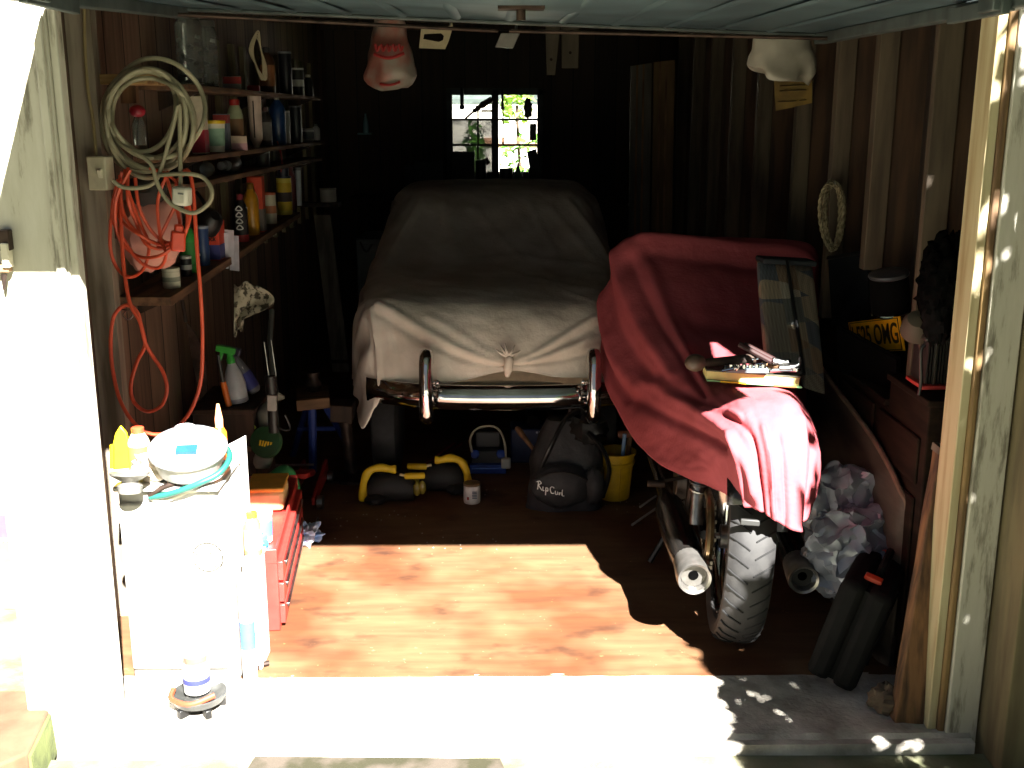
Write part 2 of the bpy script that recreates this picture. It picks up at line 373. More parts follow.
def segd(p, a, b):
    a = V(*a, 0); b = V(*b, 0); p = V(*p, 0); d = b - a; t = max(0, min(1, (p - a).dot(d) / d.length_squared)); return (p - a - d*t).length, t
W_ = Vector
car_tab = [
 [(359,414,4.75),(366,428,4.5),(389,391,4.45),(440,386,4.41),(508,371,4.39),(555,377,4.41),(594,380,4.45),(612,395,4.55),(618,402,4.8)],
 [(356,395,4.9),(362,365,4.6),(384,348,4.5),(440,350,4.44),(508,352,4.40),(560,347,4.44),(599,344,4.5),(617,350,4.65),(622,390,4.95)],
 [(355,385,5.1),(358,330,4.75),(375,305,4.6),(430,309,4.55),(508,311,4.52),(560,312,4.55),(604,312,4.6),(620,325,4.8),(624,380,5.1)],
 [(354,378,5.3),(357,318,5.0),(374,293,4.8),(430,290,4.78),(508,290,4.76),(560,291,4.78),(607,294,4.8),(622,318,5.0),(626,375,5.3)],
 [(355,372,5.6),(361,303,5.4),(376,270,5.35),(430,267,5.4),(508,267,5.42),(560,268,5.4),(609,270,5.35),(622,303,5.4),(628,370,5.6)],
 [(362,350,5.9),(372,270,5.75),(394,232,5.75),(440,230,5.78),(500,230,5.8),(550,230,5.78),(596,232,5.75),(614,270,5.8),(622,352,5.9)],
 [(368,335,6.2),(384,240,6.1),(409,199,6.05),(445,196,6.1),(497,196,6.12),(545,196,6.1),(582,199,6.05),(604,240,6.1),(616,335,6.2)],
 [(370,330,6.5),(388,225,6.45),(401,192,6.4),(445,184,6.45),(495,183,6.47),(545,183,6.45),(587,191,6.4),(604,225,6.45),(614,330,6.5)],
 [W_((-.72,7,.42)),W_((-.68,7,.8)),W_((-.57,7,1.17)),W_((-.35,7,1.215)),W_((-.03,7,1.22)),W_((.3,7,1.215)),W_((.51,7,1.17)),W_((.62,7,.8)),W_((.66,7,.42))],
 [W_((-.72,7.6,.42)),W_((-.68,7.6,.75)),W_((-.55,7.55,1.0)),W_((-.35,7.5,1.06)),W_((-.03,7.5,1.07)),W_((.3,7.5,1.06)),W_((.49,7.55,1.0)),W_((.62,7.6,.75)),W_((.66,7.6,.42))],
 [W_((-.7,7.85,.42)),W_((-.64,7.95,.5)),W_((-.5,8.0,.6)),W_((-.35,8.02,.6)),W_((-.03,8.04,.6)),W_((.3,8.02,.6)),W_((.45,8.0,.6)),W_((.58,7.95,.5)),W_((.64,7.85,.42))]]
swags = [((2.1,2.0),(3.9,.55),.10,.022),((2.0,1.75),(3.9,.4),.07,-.014),((3.0,1.75),(4.0,.62),.09,.012),((6.0,1.9),(4.1,.6),.10,.016),((6.0,1.25),(4.1,.5),.08,.014),((5.9,.8),(4.1,.4),.07,-.010),((6,1.6),(4.1,.55),.06,-.008),
         ((1.9,1.9),(1.75,-.1),.07,.02),((2.25,1.6),(2.3,0),.05,-.008),((2.4,1.9),(2.5,1.0),.06,.006),
         ((2.4,5.9),(2.2,4.2),.09,.012),((3.0,5.8),(3.35,4.2),.07,.010),((3.55,5.6),(4.3,4.15),.07,.010),((4.6,5.9),(5.0,4.4),.07,.008),((5.1,5.6),(5.7,4.2),.07,.012),((5.55,5.8),(6.1,4.3),.08,.014),((4.2,4.3),(5.8,4.0),.06,.010),((3.2,4.15),(4.4,4.35),.05,.008),
         ((2.3,3.8),(3.4,3.1),.06,.006),((2.6,3.3),(4.0,2.7),.05,.006),((4.3,3.6),(5.8,3.0),.06,.006),((4.9,3.2),(5.7,2.4),.05,.008),((3.9,3.9),(4.8,3.3),.05,.005)]
def cdisp(u, v, p):
    d = 0
    for a, b, w, h in swags:
        q, t = segd((u, v), a, b); d += h * math.exp(-(q/w)**2) * (.35 + .65*math.sin(PI*min(1, .12+.8*t)))
    d += .006*noise.noise(Vector((u*1.3, v*1.6, 2))) + .0035*noise.noise(Vector((u*4+v*2, v*3.5, 5)))
    if u < 1.6 or u > 6.4: d += .010*math.sin(v*7 + u)
    if 3.6 < u < 4.4 and v < 1.2: d -= .012*math.exp(-((u-4)/.16)**2 - ((v-.5)/.3)**2)
    return d
coverm = M('car_cover_cotton', '#d9d0c5', '#c3b9ad', rough=.95, scale=5, bump=.25, bscale=55, spec=.1)
o = thing('car_cover', 'beige cotton dust cover draped over the car at the back of the garage', 'car cover', (-.03, 5.9, .4))
B().grid(patch(car_tab, 130, 150, cdisp)).build('cloth', coverm, o, w=True, solid=.003, ang=80)
k = at(508, 356, 4.36)
g = B()
g.tube(spline([k+V(0, .01, .0), k+V(.005, -.012, -.015), k+V(.0, -.012, -.05), k+V(-.004, 0, -.085)], 5), [.006, .010, .014, .016, .018]+[.018]*6+[.016, .014, .012, .010, .006], 10)
for dx, dz in ((-.05, .025), (.05, .02), (-.03, .04), (.028, .042), (-.012, .05)):
    g.tube(spline([k+V(0, -.008, 0), k+V(dx*.5, -.012, dz*.5), k+V(dx, .012, dz)], 4), [.008, .008, .007, .007, .006, .005, .004, .003, .002], 8)
g.build('tied_knot', coverm, o, w=True)

car = thing('classic_car', 'small classic car hidden under the beige cover, chrome bumper showing', 'car', (-.03, 6.2, 0))
paintc = plain('#c9c2a8', .3); tyrem = blackrub
g = B(); sec = []
for y, hw, zt in ((4.52, .50, .72), (4.7, .56, .79), (5.35, .58, .82), (5.8, .56, .93), (6.1, .40, 1.12), (6.6, .40, 1.17), (7.0, .40, 1.15), (7.45, .5, .95), (7.8, .5, .6)):
    zb = .47; sec.append([V(x*hw-.03+.0, y, z) for x, z in ((-1, zb), (-1.0, zb+.12), (-.98, min(zt-.08, .66)), (-.86, zt-.03), (-.5, zt), (.5, zt), (.86, zt-.03), (.98, min(zt-.08, .66)), (1.0, zb+.12), (1, zb))])
g.rings(sec); g.build('body', paintc, car, w=True)
# curved lower valance under the bumper
g = B(); P = []
for i in range(9):
    t = -1 + i/4; r = []
    for z, q in ((.53, 0), (.47, -.02), (.445, -.02), (.425, -.0), (.418, .05)):
        r.append(V(.02 + t*.50, 4.50 + q + .10*t*t, z + .025*t*t))
    P.append(r)
g.grid(P); g.build('valance', paintc, car, w=True, solid=.006)
g = B(); pts = []; cx = .02
for i in range(25):
    t = -1 + i/12; pts.append(V(cx + t*.58, 4.36 + .16*abs(t)**3, .515))
sec = []
prof = ((.0, .052), (-.012, .05), (-.02, .03), (-.03, .022), (-.036, 0), (-.03, -.022), (-.02, -.03), (-.012, -.05), (0, -.052), (.012, -.04), (.012, .04))
for p in pts: sec.append([p + V(0, q, z) for q, z in prof])
bp = g.rings(sec).build('bumper', chrome, car, w=True, ang=60)
for px in (427, 593):
    q = at(px, 392, 4.36); q = V(q.x, 4.335, .535); g = B()
    g.tube(spline([q+V(0, .03, -.10), q+V(0, -.02, -.085), q+V(0, -.035, 0), q+V(0, -.03, .06), q+V(0, -.012, .135), q+V(0, .03, .155), q+V(0, .055, .12)], 5), .029, 14)
    g.ball(q+V(0, .055, .10), .02, 8, 6)
    sg = 1 if px < 500 else -1
    g.cyl(q+V(0, .0, .05), q+V(sg*.04, .0, .05), .006, n=8); g.ball(q+V(sg*.042, 0, .05), .011, 8, 6)
    g.build('overrider', chrome, car, w=True)
for x in (-.52, .46):
    for y in (4.95, 7.15):
        g = B(); g.lathe([(.14, -.06), (.2, -.06), (.235, -.05), (.245, -.03), (.245, .03), (.235, .05), (.2, .06), (.14, .06)], (x, y, .245), 28, r=(0, 90, 0)); g.lathe([(.01, -.03), (.14, -.045), (.14, .045), (.01, .03)], (x, y, .245), 20, r=(0, 90, 0))
        g.build('wheel', tyrem, car, w=True)
g = B(); g.tube([(.15, 4.9, .26), (.15, 7.6, .26)], .03); g.bx(-.4, .35, 5.2, 7.2, .3, .4); g.build('underbody', M('underbody_black', '#0b0b0b', '#070707', rough=.95, spec=.05), car, w=True)

# ------------------------------------------------------------------ motorcycle
bk = thing('motorcycle', 'motorcycle under the red dust sheet, rear tyre and twin chrome silencers showing', 'motorcycle', (.75, 3.55, 0))
rw = V(.765, 3.50, .305); hx = V(.10, .99, 0).normalized(); sx = V(.99, -.10, 0).normalized(); lean = V(.10, 0, 1).normalized()
# axes of the bike: hx forward, sx to its right, up leaning on the side stand
up_ = sx.cross(hx).normalized(); rot = Matrix.Rotation(math.radians(3), 3, hx); sxr, upr = rot @ sx, rot @ up_
def bp_(f, s, u): return V(.742, 3.31, 0) + hx*f + sxr*s + upr*u
def wheel(f, R_, wd, tread=True, disc=False):
    c = bp_(f, 0, R_); n = 72; rs = []
    prof = [(-.42, -.30), (-.5, -.2), (-.49, -.10), (-.36, -.025), (-.18, 0), (0, .004), (.18, 0), (.36, -.025), (.49, -.10), (.5, -.2), (.42, -.30)]
    for i in range(n):
        a = 2*PI*i/n; d = hx*math.cos(a) + upr*math.sin(a); rs.append([c + d*(R_ + q*.22) + sxr*(s*wd) for s, q in prof])
    w = B().rings(rs, closed=True).build('tyre', M('tyre_rubber', '#242322', '#1a1919', rough=.7, scale=30), bk, w=True)
    if tread:
        g = B()
        for i in range(40):
            for sg in (-1, 1):
                a = 2*PI*(i + (.5 if sg > 0 else 0))/40; Q = []
                for s, q, da in ((.06, .006, .045), (.2, .003, .01), (.38, -.024, -.03), (.47, -.075, -.05)):
                    aa = a + da*1.2; d = hx*math.cos(aa) + upr*math.sin(aa); Q.append(c + d*(R_ + q*.22 + .0005) + sxr*(s*wd*sg))
                g.tube(Q, .0028, 5, flat=1.)
        g.build('tread_groove', M('groove_rubber', '#0d0d0d', '#080808', rough=.9), w, w=True)
    g = B(); rs = []
    rr = R_ - .062
    for i in range(48):
        a = 2*PI*i/48; d = hx*math.cos(a) + upr*math.sin(a); rs.append([c + d*(rr + q) + sxr*s for s, q in ((-wd*.42, .0), (-wd*.2, -.012), (0, -.02), (wd*.2, -.012), (wd*.42, .0), (0, .006))])
    g.rings(rs, closed=True); g.build('rim', chrome, bk, w=True)
    g = B()
    for i in range(32):
        a = 2*PI*i/32; d = hx*math.cos(a) + upr*math.sin(a); a2 = a + (.35 if i % 2 else -.35); d2 = hx*math.cos(a2) + upr*math.sin(a2)
        g.cyl(c + d2*.04 + sxr*(.03 if i % 4 < 2 else -.03), c + d*(rr-.012), .0018, n=5)
    g.build('spoke', steel, bk, w=True)
    g = B(); g.cyl(c - sxr*.06, c + sxr*.06, .038); g.cyl(c - sxr*.1, c + sxr*.1, .01); g.build('hub', steel, bk, w=True)
    return c
RW = wheel(0, .325, .138); FW = wheel(1.36, .33, .09)
# sprocket, chain, brake plate
g = B(); g.cyl(RW - sxr*.092, RW - sxr*.086, .105, n=32); g.build('sprocket', rust, bk, w=True)
g = B()
for i in range(120):
    t = i/120; L = .62
    if t < .4: f = t/.4; p = RW + hx*(L*f) + upr*(.108 - .05*f)
    elif t < .5: a = PI/2 - PI*(t-.4)/.1; p = RW + hx*L + hx*math.cos(a)*.058 + upr*math.sin(a)*.058
    elif t < .9: f = 1 - (t-.5)/.4; p = RW + hx*(L*f) - upr*(.108 - .05*f)
    else: a = -PI/2 - PI*(t-.9)/.1; p = RW + hx*math.cos(a)*.108 + upr*math.sin(a)*.108
    a2 = Matrix((hx, sxr, upr)).transposed(); g.box(p - sxr*(.09), (.013, .013 if i % 2 else .008, .012), a2)
g.build('drive_chain', M('chain_steel', '#8a8378', '#3a342e', rough=.4, metal=.8), bk, w=True)
g = B()
Q = [RW - sxr*.105 + hx*.62*f + upr*(.125 - .03*f) for f in (0, .33, .66, 1)]
for i in range(9):
    a = PI/2 + i*PI/14; Q.insert(0, RW - sxr*.105 + hx*math.cos(a)*.128 + upr*math.sin(a)*.128)
g.tube(Q, .013, 8); g.build('chain_guard', M('guard_bronze', '#8c7350', '#58472f', rough=.35, metal=.7), bk, w=True)
frm = plain('#141416', .3)
g = B()
for s in (-.11, .11): g.tube(spline([RW + sxr*s, RW + sxr*s*1.0 + hx*.25 + upr*.015, RW + sxr*s*.9 + hx*.5 + upr*.03], 5), .016)
g.build('swing_arm', frm, bk, w=True)
for s in (-.135, .135):
    a, b_ = RW + sxr*s + hx*.03 + upr*.02, bp_(.14, s, .66); g = B(); d = b_ - a
    g.cyl(a, a + d*.45, .022); g.cyl(a + d*.45, b_, .012); hl = []
    for i in range(90): t = i/89; an = t*2*PI*9; hl.append(a + d*(.30 + .62*t) + (hx*math.cos(an) + sxr*math.sin(an))*.028)
    g.tube(hl, .0045, 6); g.build('shock_absorber', steel, bk, w=True)
g = B()
for s in (-.12, .12):
    g.tube(spline([bp_(-.12, s*.9, .66), bp_(.2, s, .66), bp_(.55, s, .64), bp_(.95, s*.6, .78), bp_(1.1, 0, .82)], 5), .014)
    g.tube(spline([bp_(1.08, 0, .74), bp_(.98, s, .35), bp_(.8, s, .2), bp_(.5, s, .22), bp_(.5, s, .62)], 5), .014)
g.build('frame', frm, bk, w=True)
g = B(); A3 = Matrix((hx, sxr, upr)).transposed()
g.box(bp_(.68, 0, .33), (.34, .26, .2), A3); g.cyl(bp_(.6, -.17, .32), bp_(.6, .17, .32), .09)
for k_ in range(7): g.box(bp_(.78, 0, .45 + .024*k_), (.17, .28, .01), A3)
g.cyl(bp_(.78, 0, .42), bp_(.78, 0, .62), .06); g.build('engine', M('engine_alloy', '#6d6a66', '#3b3836', rough=.45, metal=.7), bk, w=True, bev=.006)
g = B(); rs = []
for f, hw, z0, z1 in ((.45, .05, .66, .76), (.55, .10, .65, .81), (.75, .13, .66, .85), (.95, .12, .68, .86), (1.05, .05, .72, .80)):
    rs.append([bp_(f, hw*math.cos(a), (z0+z1)/2 + (z1-z0)/2*math.sin(a)) for a in (2*PI*j/14 for j in range(14))])
g.rings(rs); g.build('fuel_tank', plain('#3a0f12', .2), bk, w=True)
g = B(); rs = []
for f, hw, z0, z1 in ((-.20, .06, .67, .73), (-.15, .10, .66, .745), (.1, .11, .66, .75), (.4, .10, .66, .74), (.5, .07, .66, .73)):
    rs.append([bp_(f, hw*math.cos(a), (z0+z1)/2 + (z1-z0)/2*math.sin(a)) for a in (2*PI*j/12 for j in range(12))])
g.rings(rs); g.build('seat', plain('#18161a', .5), bk, w=True)
g = B()   # rear mudguard
P = []
for i in range(13):
    a = math.radians(60 + i*7.0); d = hx*math.cos(a) + upr*math.sin(a)
    P.append([RW + d*(.372 - .02*abs(s)**2*1.) + sxr*(s*.085) for s in (-1, -.6, 0, .6, 1)])
g.grid(P); g.build('rear_mudguard', plain('#1a1a1c', .25), bk, w=True, solid=.004)
g = B(); g.box(bp_(-.325, -.02, .50), (.012, .055, .018), A3); g.build('number_bracket', plain('#2a2a28', .6), bk, w=True, bev=.003)
g = B()
for s in (-.09, .09): g.cyl(FW + sxr*s, bp_(1.09, s, .88), .022)
g.build('fork', chrome, bk, w=True)
g = B(); g.tube(spline([bp_(.94, -.32, .98), bp_(1.0, -.25, .97), bp_(1.08, -.08, .93), bp_(1.08, .08, .93), bp_(1.0, .25, .97), bp_(.94, .32, .98)], 5), .012); g.build('handlebar', chrome, bk, w=True)
g = B(); g.lathe([(.02, -.09), (.07, -.06), (.09, 0), (.085, .02)], bp_(1.2, 0, .82), 20, r=(-90, 0, -6)); g.build('headlamp', chrome, bk, w=True)
# silencers: ends measured in the photograph
mufm = M('silencer_steel', '#6b6661', '#2f2b28', rough=.25, metal=.9, scale=6)
tipm = M('silencer_end', '#8f8c87', '#75726d', rough=.28, metal=.75, scale=20)
for (px, py, Y, r_) in ((694, 577, 3.14, .052), (803, 578, 3.16, .047)):
    e = at(px, py, Y); lft = px < 740
    f0 = e + hx*.75 + V(-.015 if lft else .0, 0, .05) + sxr*(-.06 if lft else -.03); d = (f0 - e).normalized()
    R3 = d.to_track_quat('Z', 'Y').to_matrix(); L = (f0 - e).length
    g = B(); g.lathe([(r_*.92, .10), (r_*1.0, .16), (r_*1.08, .3), (r_*1.0, .5), (r_*.5, .62), (.02, L)], e, 24, r=R3); g.lathe([(.018, L), (.018, L+.25)], e, 12, r=R3)
    s_ = g.build('silencer', mufm, bk, w=True)
    g = B(); g.lathe([(r_*.72, .03), (r_*.82, -.012), (r_*.98, -.016), (r_*1.05, .0), (r_*1.02, .03), (r_*.92, .105), (r_*.8, .105), (r_*.72, .03)], e, 28, r=R3)
    g.build('end_ring', tipm, s_, w=True, label='bright chrome end ring')
    g = B(); g.lathe([(r_*.74, .012), (r_*.45, .03), (r_*.30, .022), (r_*.28, .10), (.001, .10)], e, 24, r=R3)
    g.build('baffle', tipm if lft else black, s_, w=True)
    B().lathe([(.001, .0095), (r_*.3, .0095), (r_*.3, .0118), (.001, .0118)], e, 20, r=R3).build('outlet', M('hole_shade_black', '#060606', '#030303', rough=1, spec=0), s_, w=True)  # black disc over the closed end: painted shade of the open outlet hole
for s in (-1, 1): g = B(); g.tube([bp_(.42, s*.13, .38), bp_(.4, s*.26, .35)], .008); g.cyl(bp_(.4, s*.22, .35), bp_(.4, s*.28, .347), .013); g.build('footrest', rust, bk, w=True)
g = B(); g.tube([bp_(.55, -.12, .25), bp_(.52, -.24, .0)], .011); g.build('side_stand', frm, bk, w=True)

# red dust sheet
rt = [
 [(606,362,4.75),(610,335,4.73),(626,300,4.7),(680,300,4.72),(745,305,4.72),(798,305,4.7),(803,330,4.72),(806,355,4.72)],
 [(601,340,4.62),(606,292,4.56),(621,243,4.5),(680,236,4.47),(745,240,4.47),(812,246,4.42),(817,290,4.42),(818,340,4.42)],
 [(601,362,4.45),(605,318,4.4),(630,270,4.33),(685,270,4.27),(745,274,4.27),(801,280,4.27),(813,330,4.3),(816,372,4.3)],
 [(606,386,4.3),(616,352,4.2),(650,318,4.08),(695,322,4.0),(745,328,3.98),(786,335,4.02),(801,370,4.05),(807,402,4.08)],
 [(617,410,4.1),(640,385,3.95),(676,362,3.76),(710,363,3.7),(745,364,3.66),(781,368,3.7),(797,396,3.8),(805,428,3.9)],
 [(635,440,3.85),(662,418,3.65),(694,396,3.46),(720,389,3.4),(745,386,3.38),(786,387,3.4),(808,415,3.5),(816,447,3.6)],
 [(660,464,3.6),(684,445,3.45),(708,424,3.22),(735,412,3.13),(762,407,3.11),(797,411,3.13),(816,436,3.25),(820,462,3.4)],
 [(688,478,3.4),(707,466,3.22),(726,454,3.07),(748,450,2.99),(772,449,2.97),(801,453,2.99),(818,466,3.1),(819,480,3.25)],
 [(712,488,3.3),(727,495,3.14),(742,502,3.03),(758,510,2.96),(776,521,2.94),(797,531,2.95),(808,517,3.05),(813,502,3.18)]]
rf = [((.9,1),(.9,4),.16,.020),((.45,1.2),(.5,4),.12,-.018),((1.35,1.05),(1.3,4),.13,-.016),((1.7,1.2),(1.75,4.2),.13,.016),((2.05,1.8),(2.3,5),.14,-.014),((2.4,2.0),(2.5,4.6),.12,.010),
      ((1.2,4),(3.0,7.6),.16,.016),((.7,4.2),(2.0,6.8),.14,-.016),((1.6,4.6),(3.2,6.6),.14,-.012),((2.2,5.5),(3.1,6.2),.10,.014),
      ((2.6,6.6),(2.5,8),.11,.016),((3.3,6.8),(3.35,8),.11,-.014),((3.8,6.6),(3.9,8),.10,.012),((4.3,6.8),(4.5,8),.10,-.010),((5.0,6.3),(5.0,8),.14,.014),((5.5,6.5),(5.6,8),.14,-.012),
      ((2.4,1.3),(5.2,1.55),.12,.014),((2.5,1.7),(5.0,1.9),.12,-.010),((3,3.0),(5,3.2),.2,-.012)]
def rdisp(u, v, p):
    d = 0
    for a, b, w, h in rf:
        q, t = segd((u, v), a, b); d += 1.15*h*math.exp(-(q/w)**2)
    return -d + .008*noise.noise(Vector((u*1.1, v*1.1, 9))) + .003*noise.noise(Vector((u*4, v*4, 1)))
redm = M('red_sheet_cotton', '#9a4b51', '#894146', rough=.95, scale=4, bump=.2, bscale=60, spec=.08)
o = thing('dust_sheet', 'faded red cotton dust sheet draped over the motorcycle', 'dust sheet', (.78, 3.9, .45))
B().grid(patch(rt, 120, 130, rdisp)).build('cloth', redm, o, w=True, solid=.003, ang=80)
# ------------------------------------------------------------------ left wall: shelves and what stands on them
XS = -1.10
def shelf(label, px0, py0, px1, py1, th=.02):
    a, b_ = ax(px0, py0, XS), ax(px1, py1, XS); z0, z1 = a.z, b_.z
    g = B(); g.hexa([(XL, a.y, z0-th), (XS, a.y, z0-th), (XS, b_.y, z1-th), (XL, b_.y, z1-th)], [(XL, a.y, z0), (XS, a.y, z0), (XS, b_.y, z1), (XL, b_.y, z1)])
    t = thing('wall_shelf', label, 'shelf', (XL, a.y, z0-th), group='shelves on the left wall')
    g.build('board', M('shelf_wood', '#7b5b40', '#4a3423', rough=.8, scale=3, stretch=(9, 1.2, 9)), t, w=True, bev=.002)
    g = B()
    for f in (.08, .5, .93):
        p = a.lerp(b_, f); g = B(); zz = z0 + (z1-z0)*f - th - .001
        g.prism([(XL, p.y, zz), (XS-.02, p.y, zz), (XL, p.y, zz-.07)], (0, .018, 0)); g.build('bracket', wood_dark, t, w=True)
    return lambda px, dx=.0: None
shelf('narrow top shelf on left wall, clear jars and red box on it', 188, 84, 320, 97)
shelf('second shelf down on left wall, yellow-lidded tub on it', 188, 157, 321, 141)
shelf('third shelf down on left wall, black tool lying on it', 190, 184, 322, 157)
shelf('lowest left wall shelf with pale sawn end, jar and papers on it', 171, 297, 300, 212, .03)
def shz(px, s):    # surface height and depth of a shelf under a picture column
    (a, b_) = {1: (ax(188, 84, XS), ax(320, 97, XS)), 2: (ax(188, 157, XS), ax(321, 141, XS)), 3: (ax(190, 184, XS), ax(322, 157, XS)), 4: (ax(171, 297, XS), ax(300, 212, XS))}[s]
    X = -1.16; r = ray(px, 150)
    Y = (X) * r.y / r.x; f = (Y - a.y)/(b_.y - a.y); return V(X, Y, a.z + (b_.z - a.z)*f)
def bottle(name, label, cat_, p, r, h, col, cap, capr=.45, shoulder=.68, lab=None, group=None, caph=.12, rough=.35, rz=0, tilt=None):
    t = thing(name, label, cat_, p, rz, group); m = col if not isinstance(col, str) else plain(col, rough)
    B().lathe([(r*.9, 0), (r, .006), (r, h*shoulder), (r*.86, h*(shoulder+.08)), (r*capr, h*(1-caph)), (r*capr*.9, h*(1-caph)+.002)], (0, 0, 0), 18).build('body', m, t)
    B().lathe([(r*capr*1.08, h*(1-caph)), (r*capr*1.08, h*.985), (r*capr*.9, h)], (0, 0, 0), 14).build('cap', plain(cap, .4), t)
    if lab: B().lathe([(r*1.012, h*.15), (r*1.012, h*shoulder*.9)], (0, 0, 0), 18).build('paper_label', plain(lab, .6), t)
    if tilt: t.rotation_euler = [math.radians(x) for x in tilt]
    return t
def can(name, label, cat_, p, r, h, col, lid, lab=None, band=None, group=None, open_=False, tilt=None):
    t = thing(name, label, cat_, p, 0, group)
    prof = [(r*.95, 0), (r, .004), (r, h-.004), (r*.97, h)]
    if open_: prof += [(r*.9, h), (r*.88, h*.55), (.001, h*.55)]
    B().lathe(prof, (0, 0, 0), 22).build('body', plain(col, .4), t)
    g = B()
    if open_: g.lathe([(r*.87, h*.6), (.001, h*.61)], (0, 0, 0), 22); g.build('paint', plain(lid, .4), t)
    else: g.lathe([(r*1.02, h-.006), (r*1.03, h+.003), (r*.9, h+.005), (r*.88, h+.001), (.001, h+.001)], (0, 0, 0), 22); g.build('lid', plain(lid, .35), t)
    if lab: B().lathe([(r*1.01, h*.12), (r*1.01, h*.85)], (0, 0, 0), 22).build('paper_label', plain(lab, .6), t)
    if band: B().lathe([(r*1.018, h*.35), (r*1.018, h*.6)], (0, 0, 0), 22).build('label_band', plain(band, .6), t)
    if tilt: t.rotation_euler = [math.radians(x) for x in tilt]
    return t
def carton(name, label, cat_, p, d, col, accent=None, rz=0, group=None, side='b', frac=.4):
    t = thing(name, label, cat_, p, rz, group)
    B().box((0, 0, d[2]/2), d).build('carton', plain(col, .7), t, bev=.002)
    if accent:
        z0, z1 = (0.02*d[2], d[2]*frac) if side == 'b' else (d[2]*(1-frac), d[2]*.98)
        B().box((0, 0, (z0+z1)/2), (d[0]+.0012, d[1]+.0012, z1-z0)).build('printed_panel', plain(accent, .6), t)
    g = B(); g.box((0, 0, d[2]+.0005), (d[0]*.96, d[1]*.96, .001)); g.build('flap', plain(col, .75), t)
    return t
def tub(name, label, cat_, p, r, h, col, lid, lab, taper=.86, group=None):
    t = thing(name, label, cat_, p, 0, group)
    B().lathe([(r*taper, 0), (r, h*.95), (r*.97, h*.96)], (0, 0, 0), 24).build('body', plain(col, .4), t)
    B().lathe([(r*1.05, h*.9), (r*1.07, h*.99), (r*1.02, h*1.01), (.001, h*1.005)], (0, 0, 0), 24).build('lid', plain(lid, .4), t)
    f = lambda z: r*(taper + (1-taper)*z)*1.012
    B().lathe([(f(.2), h*.2), (f(.75), h*.75)], (0, 0, 0), 24).build('paper_label', plain(lab, .6), t)
    return t
S = shz
clearm = M('clear_plastic', '#c9cfc8', '#aeb5ad', rough=.15, trans=.85, scale=20)
for px, h, l in ((196, .24, 'tall ribbed clear plastic jar, nearer one on the top shelf'), (211, .23, 'tall ribbed clear plastic jar beside the small red box')):
    p = S(px, 1); t = thing('storage_jar', l, 'jar', p, group='clear jars on the top shelf'); prof = [(.045, 0)]
    for i in range(12): z = .01 + i*h/13; prof += [(.05, z), (.047, z+.008)]
    B().lathe(prof + [(.04, h)], (0, 0, 0), 20).build('body', clearm, t); B().lathe([(.044, h), (.044, h+.02), (.04, h+.024)], (0, 0, 0), 20).build('lid', plain('#4a4a44', .4), t)
    g = B()
    for i in range(14): a = i*2.4; g.box((.03*math.cos(a), .03*math.sin(a), .02 + .012*i), (.012, .012, .016), (i*30, i*50, 0))
    g.build('contents', steel, t)
carton('small_carton', 'small red and grey box alone on the top left shelf', 'box', S(236, 1), (.07, .05, .055), '#8d8a80', '#b52a20', 20, side='t', frac=.55)
t = thing('cable_hank', 'pale thin cable hank hanging over the top left shelf', 'cable', at(258, 60, S(258, 1).y-.03))
g = B()
for k in range(4):
    q = t.location; g.tube(spline([q+V(.003*k, 0, .10+.01*k), q+V(-.02-.006*k, .0, .05), q+V(-.012, .0, -.02), q+V(.012+.006*k, 0, -.09), q+V(.022+.005*k, 0, -.03), q+V(.016, 0, .05)], 5, True), .0035, 6, True)
g.build('cord', plain('#b9ad8c', .6), t, w=True)
bottle('oil_bottle', 'brown bottle with dull orange base band on the top left shelf', 'bottle', S(271, 1), .04, .22, '#4a3423', '#2a2a2a', lab='#8b5a35')
can('aerosol_can', 'slim black can on the top left shelf past the brown bottle', 'can', S(289, 1), .035, .22, '#23242a', '#8c8c8c')
can('aerosol_can', 'short white-striped can at the far end of the top left shelf', 'can', S(301, 1), .035, .15, '#33322e', '#b9b9b2', band='#c8c7be')
bottle('trigger_bottle', 'small dark bottle with pale neck at the very end of the top shelf', 'bottle', S(311, 1), .03, .13, '#22211f', '#c9c5b5')
# second shelf
carton('tile_grout_box', 'tall cream box with a crimson strip at the near end of the second shelf', 'box', S(201, 2), (.05, .065, .215), '#c9bfa6', '#a3263a', 0, frac=.42)
tub('filler_tub', 'white tub with a yellow lid on the second shelf', 'tub', S(217, 2)+V(0, -.02, 0), .042, .125, '#d9d7c4', '#e3c11e', '#8fb59b')
tins = S(221, 2)+V(-.02, .12, 0)
carton('tin_box', 'blue-grey and red striped box behind the yellow-lidded tub', 'box', tins, (.06, .05, .15), '#6d7684', '#9c3a36', 0, frac=.25, side='t')
bottle('weed_bottle', 'pale green bottle with red cap behind the small pink box', 'bottle', S(236, 2)+V(0, .02, 0), .035, .215, '#a7b08c', '#9a2420', lab='#8b6b4a', capr=.6)
carton('small_carton', 'small pale pink box on the front edge of the second shelf', 'box', S(236, 2)+V(.035, -.09, 0), (.07, .03, .06), '#c9b49c', '#b48a90', 12, frac=.5)
t = thing('sealant_tube', 'tall pale sealant tube with a red cap on the second shelf', 'tube', S(257, 2))
B().lathe([(.012, 0), (.03, .04), (.032, .24), (.028, .245)], (0, 0, 0), 18).build('barrel', plain('#cbb7a6', .5), t); B().lathe([(.03, .24), (.03, .28), (.026, .285)], (0, 0, 0), 16).build('cap', plain('#9c1f1d', .4), t)
B().box((.0, -.0315, .13), (.006, .002, .17)).build('printed_stripe', plain('#2a201c', .6), t)
bottle('oil_bottle', 'dark bottle with a pale edge between the sealant tube and the blue bottle', 'bottle', S(267, 2), .03, .19, '#3a3635', '#3a1f1d', lab='#77736c')
